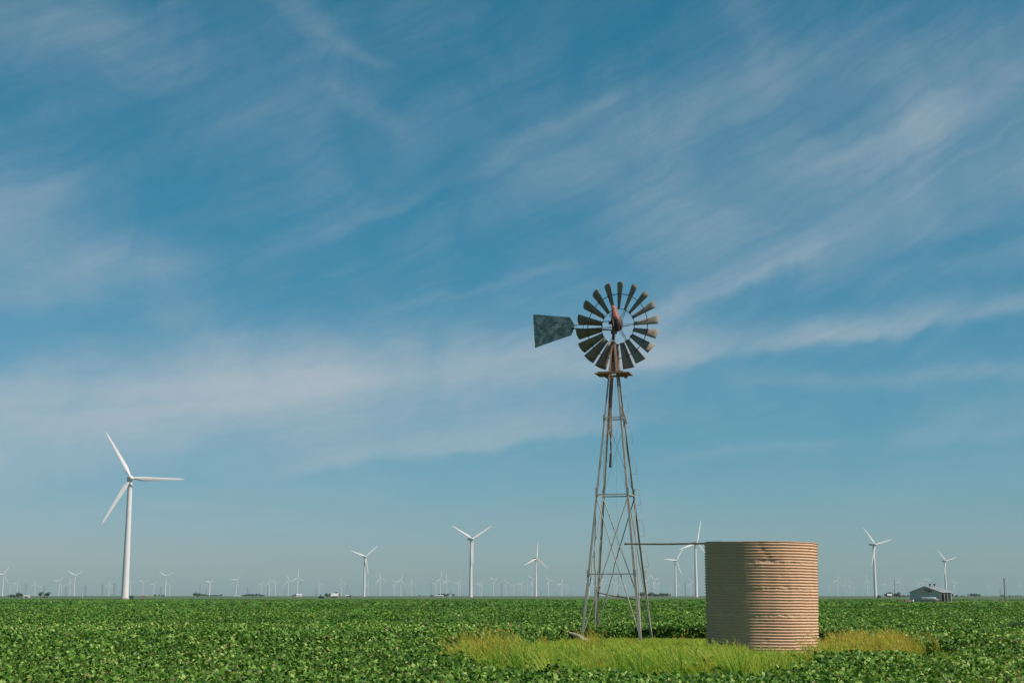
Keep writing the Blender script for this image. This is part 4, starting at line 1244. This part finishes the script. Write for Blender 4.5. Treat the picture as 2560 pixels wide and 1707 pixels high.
# rusty implement left of the shed with a white barrel
o = empty('farm_implement', ground(2271, 439, PADZ), R(8))
mb = MB(); mb.add([(-1.5,-.7,0),(1.6,-.7,0),(1.6,.7,0),(-1.5,.7,0),(-1.0,-.5,.75),(1.1,-.5,.45),(1.1,.5,.45),(-1.0,.5,.75)], [(0,3,2,1),(4,5,6,7),(0,1,5,4),(1,2,6,5),(2,3,7,6),(3,0,4,7)])
mb.build('bed', M['red_brown'], o)
mb = MB(); mb.bar((-1.4, -.4, .1), (-.9, -.4, 1.25), .12, .12); mb.bar((-.9, -.4, 1.2), (.2, -.4, .85), .1, .1); mb.build('arm', M['silver'], o)
tag(o, 'rusty red-brown farm implement with a raised arm left of the shed', 'machine')
mb = MB().tube([(0, 0, 0), (0, 0, .08), (0, 0, .35), (0, 0, .62), (0, 0, .7)], [.28, .32, .34, .32, .26], 14)
tag(mb.build('barrel', M['white'], None, True, ground(2281.5, 433, PADZ)), 'white barrel between the rusty implement and the shed corner', 'barrel')
# yard lamp pole
LD = 470
lp = empty('yard_lamp_pole', ground(2512, LD), R(-12))
MB().tube([(0, 0, 0), (0, 0, 7.6)], [.17, .11], 10).build('pole', M['pole_wood'], lp, True)
mb = MB(); mb.tube([(0, 0, 7.25), (.45, 0, 7.3), (.7, 0, 7.28)], .05, 6); mb.build('arm', M['pylon'], lp, True)
mb = MB(); mb.tube([(.72, 0, 7.5), (.72, 0, 7.3), (.72, 0, 7.0)], [.12, .2, .32], 12); mb.build('lamp', M['silver'], lp, True)
mb = MB(); mb.tube([(.1, 0, 7.3), (.42, .3, 5.0), (.55, .5, 0)], .035, 5); mb.build('guy_wire', M['pylon'], lp, True)
MB().box((.0, -.18, 7.3), (.22, .16, .5)).build('meter_box', M['pylon'], lp)
tag(lp, 'tall wooden yard lamp pole standing in the field at far right', 'lamp pole')
mb = MB(); mb.add([(-1.1,-.5,0),(.6,-.5,0),(.6,.5,0),(-1.1,.5,0),(-.6,-.2,.45),(.3,-.2,.6),(.3,.2,.6),(-.6,.2,.4)], [(0,3,2,1),(4,5,6,7),(0,1,5,4),(1,2,6,5),(2,3,7,6),(3,0,4,7)])
tag(mb.build('dirt_heap', M['red_brown'], None, False, ground(2506.5, LD - 4)), 'reddish brown heap at the foot of the lamp pole', 'heap')

# ------------------------------------------------------------------ light and sky
SUN_AZ, SUN_EL = R(64), R(48)         # azimuth from -Y towards +X
sd = Vector((math.sin(SUN_AZ)*math.cos(SUN_EL), -math.cos(SUN_AZ)*math.cos(SUN_EL), math.sin(SUN_EL)))
sun_d = bpy.data.lights.new('sun', 'SUN')
sun_d.energy = 5.0
sun_d.angle = R(0.53)
sun_d.color = (1.0, 0.93, 0.84)
sun = bpy.data.objects.new('sun', sun_d); COL.objects.link(sun)
sun.rotation_euler = (-sd).to_track_quat('-Z', 'Y').to_euler()
sun.location = (30, -20, 60)

w = bpy.data.worlds.new('World'); scene.world = w
w.use_nodes = True
nt = NT(w.node_tree); w.node_tree.nodes.clear()
out = nt.node('ShaderNodeOutputWorld'); bg = nt.node('ShaderNodeBackground')
nt.l.new(bg.outputs[0], out.inputs['Surface'])
bg.inputs['Strength'].default_value = 0.10
tcw = nt.node('ShaderNodeTexCoord')
sxyz = nt.node('ShaderNodeSeparateXYZ'); nt.l.new(tcw.outputs['Generated'], sxyz.inputs[0])
X_, Y_, Z_ = sxyz.outputs
sky = nt.node('ShaderNodeTexSky', sky_type='NISHITA')
sky.sun_disc = False
sky.sun_elevation = SUN_EL
sky.sun_rotation = math.pi - SUN_AZ
sky.altitude = 1000; sky.air_density = 1.0; sky.dust_density = 1.2; sky.ozone_density = 2.0
# per-channel response of the sky: strong blue-green fall-off overhead as through a polariser
SKY_GAIN = (8.4, 6.05, 6.95); SKY_POW = (1.70, 0.76, 0.77)
DEBUG_SKY = False
sc_ = nt.node('ShaderNodeSeparateColor'); nt.l.new(sky.outputs[0], sc_.inputs[0])
cc_ = nt.node('ShaderNodeCombineColor')
for i in range(3):
    v = nt.math('MULTIPLY', nt.math('POWER', nt.math('MULTIPLY', sc_.outputs[i], 0.1), SKY_POW[i]), SKY_GAIN[i])
    nt.l.new(v, cc_.inputs[i])
clear = cc_.outputs[0]

# cirrus: ribbons laid out by compass bearing and elevation (degrees), broken up by streak noise
DEG = 180/math.pi
az = nt.math('MULTIPLY', nt.math('ARCTAN2', X_, Y_), DEG)
el = nt.math('MULTIPLY', nt.math('ARCSINE', Z_), DEG)
comb = nt.node('ShaderNodeCombineXYZ'); nt.l.new(az, comb.inputs[0]); nt.l.new(el, comb.inputs[1])
def warp(scale, amt, det=5):
    n = nt.noise(comb.outputs[0], scale, det, 0.6)
    s = nt.node('ShaderNodeSeparateColor'); nt.l.new(n.outputs['Color'], s.inputs[0])
    return nt.math('MULTIPLY', nt.math('SUBTRACT', s.outputs[0], .5), amt), nt.math('MULTIPLY', nt.math('SUBTRACT', s.outputs[1], .5), amt)
wa1, we1 = warp(0.13, 2.2, 4)
wa2, we2 = warp(0.6, 1.1, 5)
azw = nt.math('ADD', az, nt.math('ADD', wa1, wa2)); elw = nt.math('ADD', el, nt.math('ADD', nt.math('MULTIPLY', we1, .55), nt.math('MULTIPLY', we2, .7)))
def adeg(px, py):
    d = ray(px, py).normalized()
    return math.atan2(d.x, d.y)*DEG, math.asin(d.z)*DEG
PXD = 62.05
def ribbon(p0, p1, wpx, amp, wlow=None, pw=1.0):
    """gaussian band from p0 to p1 (photo bearings); wlow gives a different softness on the lower side"""
    a0, e0 = adeg(*p0); a1, e1 = adeg(*p1)
    L = math.hypot(a1-a0, e1-e0); tx, ty = (a1-a0)/L, (e1-e0)/L
    nx__, ny__ = -ty, tx
    da = nt.math('SUBTRACT', azw, a0); de = nt.math('SUBTRACT', elw, e0)
    t = nt.math('ADD', nt.math('MULTIPLY', da, tx/L), nt.math('MULTIPLY', de, ty/L))
    dn = nt.math('ADD', nt.math('MULTIPLY', da, nx__), nt.math('MULTIPLY', de, ny__))
    up = wpx/PXD; lo = (wlow or wpx)/PXD
    if lo != up:
        scl = nt.math('ADD', nt.math('MULTIPLY', nt.math('GREATER_THAN', dn, 0.0), 1/up - 1/lo), 1/lo)
        q = nt.math('MULTIPLY', dn, scl)
    else: q = nt.math('DIVIDE', dn, up)
    g = nt.math('EXPONENT', nt.math('MULTIPLY', nt.math('MULTIPLY', q, q), -1.0))
    # fade at both ends
    tt_ = nt.math('MULTIPLY', nt.math('SUBTRACT', t, .5), 2.0)
    over = nt.math('MAXIMUM', nt.math('SUBTRACT', nt.math('ABSOLUTE', tt_), 0.55), 0.0)
    over = nt.math('MULTIPLY', over, 1.9)
    endf = nt.math('EXPONENT', nt.math('MULTIPLY', nt.math('MULTIPLY', over, over), -1.0))
    return nt.math('MULTIPLY', nt.math('MULTIPLY', g, endf), amp)
RIB = [((-250, 1050), (950, 985), 115, .66, 90), ((250, 1000), (1000, 955), 65, .34), ((600, 990), (1680, 890), 90, .50, 62), ((-250, 1130), (560, 1080), 75, .28), ((300, 880), (1100, 850), 60, .12),
       ((780, 1165), (1580, 1060), 60, .36, 15), ((700, 1080), (1500, 1010), 65, .24),
       ((-150, 590), (330, 640), 85, .34), ((100, 690), (520, 650), 40, .20), ((-100, 760), (300, 740), 40, .18), ((-120, 440), (200, 480), 80, .18), ((380, 700), (560, 900), 60, .16),
       ((820, 575), (1240, 420), 20, .07), ((1180, 435), (1560, 225), 26, .12), ((1230, 450), (1750, 190), 70, .16), ((1350, 480), (2050, 200), 90, .14),
       ((1600, 810), (2060, 605), 36, .46, 20), ((1980, 640), (2700, 330), 75, .36), ((1560, 590), (2400, 330), 130, .25), ((2200, 290), (2700, 120), 110, .21), ((1800, 200), (2700, 60), 90, .10), ((1900, 430), (2400, 290), 50, .16),
       ((1480, 925), (2150, 830), 52, .44, 20), ((2050, 845), (2700, 740), 44, .42, 20), ((1150, 900), (1700, 830), 80, .24), ((2150, 700), (2700, 610), 40, .14), ((2250, 600), (2700, 510), 30, .12),
       ((1880, 955), (2620, 925), 22, .18), ((1650, 1145), (2100, 1110), 14, .12), ((2250, 1100), (2650, 1060), 22, .12), ((2350, 1040), (2640, 1020), 30, .14),
       ((700, -40), (860, 130), 40, .16), ((840, 105), (980, 160), 16, .14), ((830, 200), (1010, 330), 30, .10), ((1860, -60), (1930, 230), 65, .10), ((-150, 20), (330, 60), 90, .20), ((200, 160), (900, 280), 160, .06),
       ((960, 780), (1440, 655), 13, .12), ((1100, 800), (1500, 700), 40, .06), ((500, 1235), (1000, 1180), 18, .08), ((340, 1255), (520, 1265), 12, .10), ((-100, 1280), (160, 1260), 20, .08)]
dsum = None
for rb in RIB:
    g = ribbon(*rb)
    dsum = g if dsum is None else nt.math('ADD', dsum, g)
def streaks(ang, sa, sc, seedoff, det=6):
    mp = nt.node('ShaderNodeMapping'); mp.inputs['Rotation'].default_value = (0, 0, R(ang)); mp.inputs['Location'].default_value = (seedoff, seedoff*.7, 0)
    cw = nt.node('ShaderNodeCombineXYZ'); nt.l.new(nt.math('ADD', az, wa1), cw.inputs[0]); nt.l.new(nt.math('ADD', el, nt.math('ADD', we1, nt.math('MULTIPLY', we2, .6))), cw.inputs[1])
    nt.l.new(cw.outputs[0], mp.inputs['Vector'])
    m2 = nt.node('ShaderNodeMapping'); m2.inputs['Scale'].default_value = (sa, sc, 1); nt.l.new(mp.outputs[0], m2.inputs['Vector'])
    return nt.noise(m2.outputs[0], 1.0, det, 0.62).outputs[0]
s1 = streaks(-8, 0.05, 0.55, 3.1, 5)
s1b = streaks(-7, 0.12, 2.6, 17.3, 4)
s2 = streaks(-25, 0.05, 0.55, 9.7, 5)
s2b = streaks(-26, 0.12, 2.6, 23.9, 4)
s3 = nt.noise(comb.outputs[0], 0.22, 6, 0.6, 0.8).outputs[0]
wF = nt.maprange(nt.math('ADD', el, nt.math('MULTIPLY', az, 0.12)), 6.5, 11.5)
def lerp(a, b, w): return nt.math('ADD', a, nt.math('MULTIPLY', nt.math('SUBTRACT', b, a), w))
fib = nt.maprange(nt.math('ADD', nt.math('MULTIPLY', lerp(s1, s2, wF), .79), nt.math('MULTIPLY', lerp(s1b, s2b, wF), .21)), .29, .70)
patch_ = nt.maprange(s3, .30, .68)
st = nt.math('MULTIPLY', nt.math('ADD', nt.math('MULTIPLY', fib, 0.60), 0.58), nt.math('ADD', nt.math('MULTIPLY', patch_, 0.35), 0.84))
veil = nt.math('MULTIPLY', nt.math('MULTIPLY', fib, nt.math('ADD', patch_, 0.20)), 0.13)
dens = nt.math('ADD', nt.math('MULTIPLY', dsum, st), veil)
dens = nt.math('SUBTRACT', 1.0, nt.math('EXPONENT', nt.math('MULTIPLY', dens, -1.0)))
dens = nt.math('MULTIPLY', dens, nt.maprange(el, 0.3, 3.5))
CLOUD = (4.7, 5.2, 5.6)
col = nt.mix(dens, clear, CLOUD)
nt.l.new(col, bg.inputs['Color'])
if DEBUG_SKY: nt.l.new(clear, bg.inputs['Color'])

# ------------------------------------------------------------------ render settings
scene.view_settings.view_transform = 'Standard'
scene.view_settings.look = 'None'
scene.view_settings.exposure = 0.0
scene.view_settings.gamma = 1.0
scene.cycles.use_denoising = True
scene.cycles.max_bounces = 6
scene.cycles.transparent_max_bounces = 4
scene.cycles.volume_bounces = 1
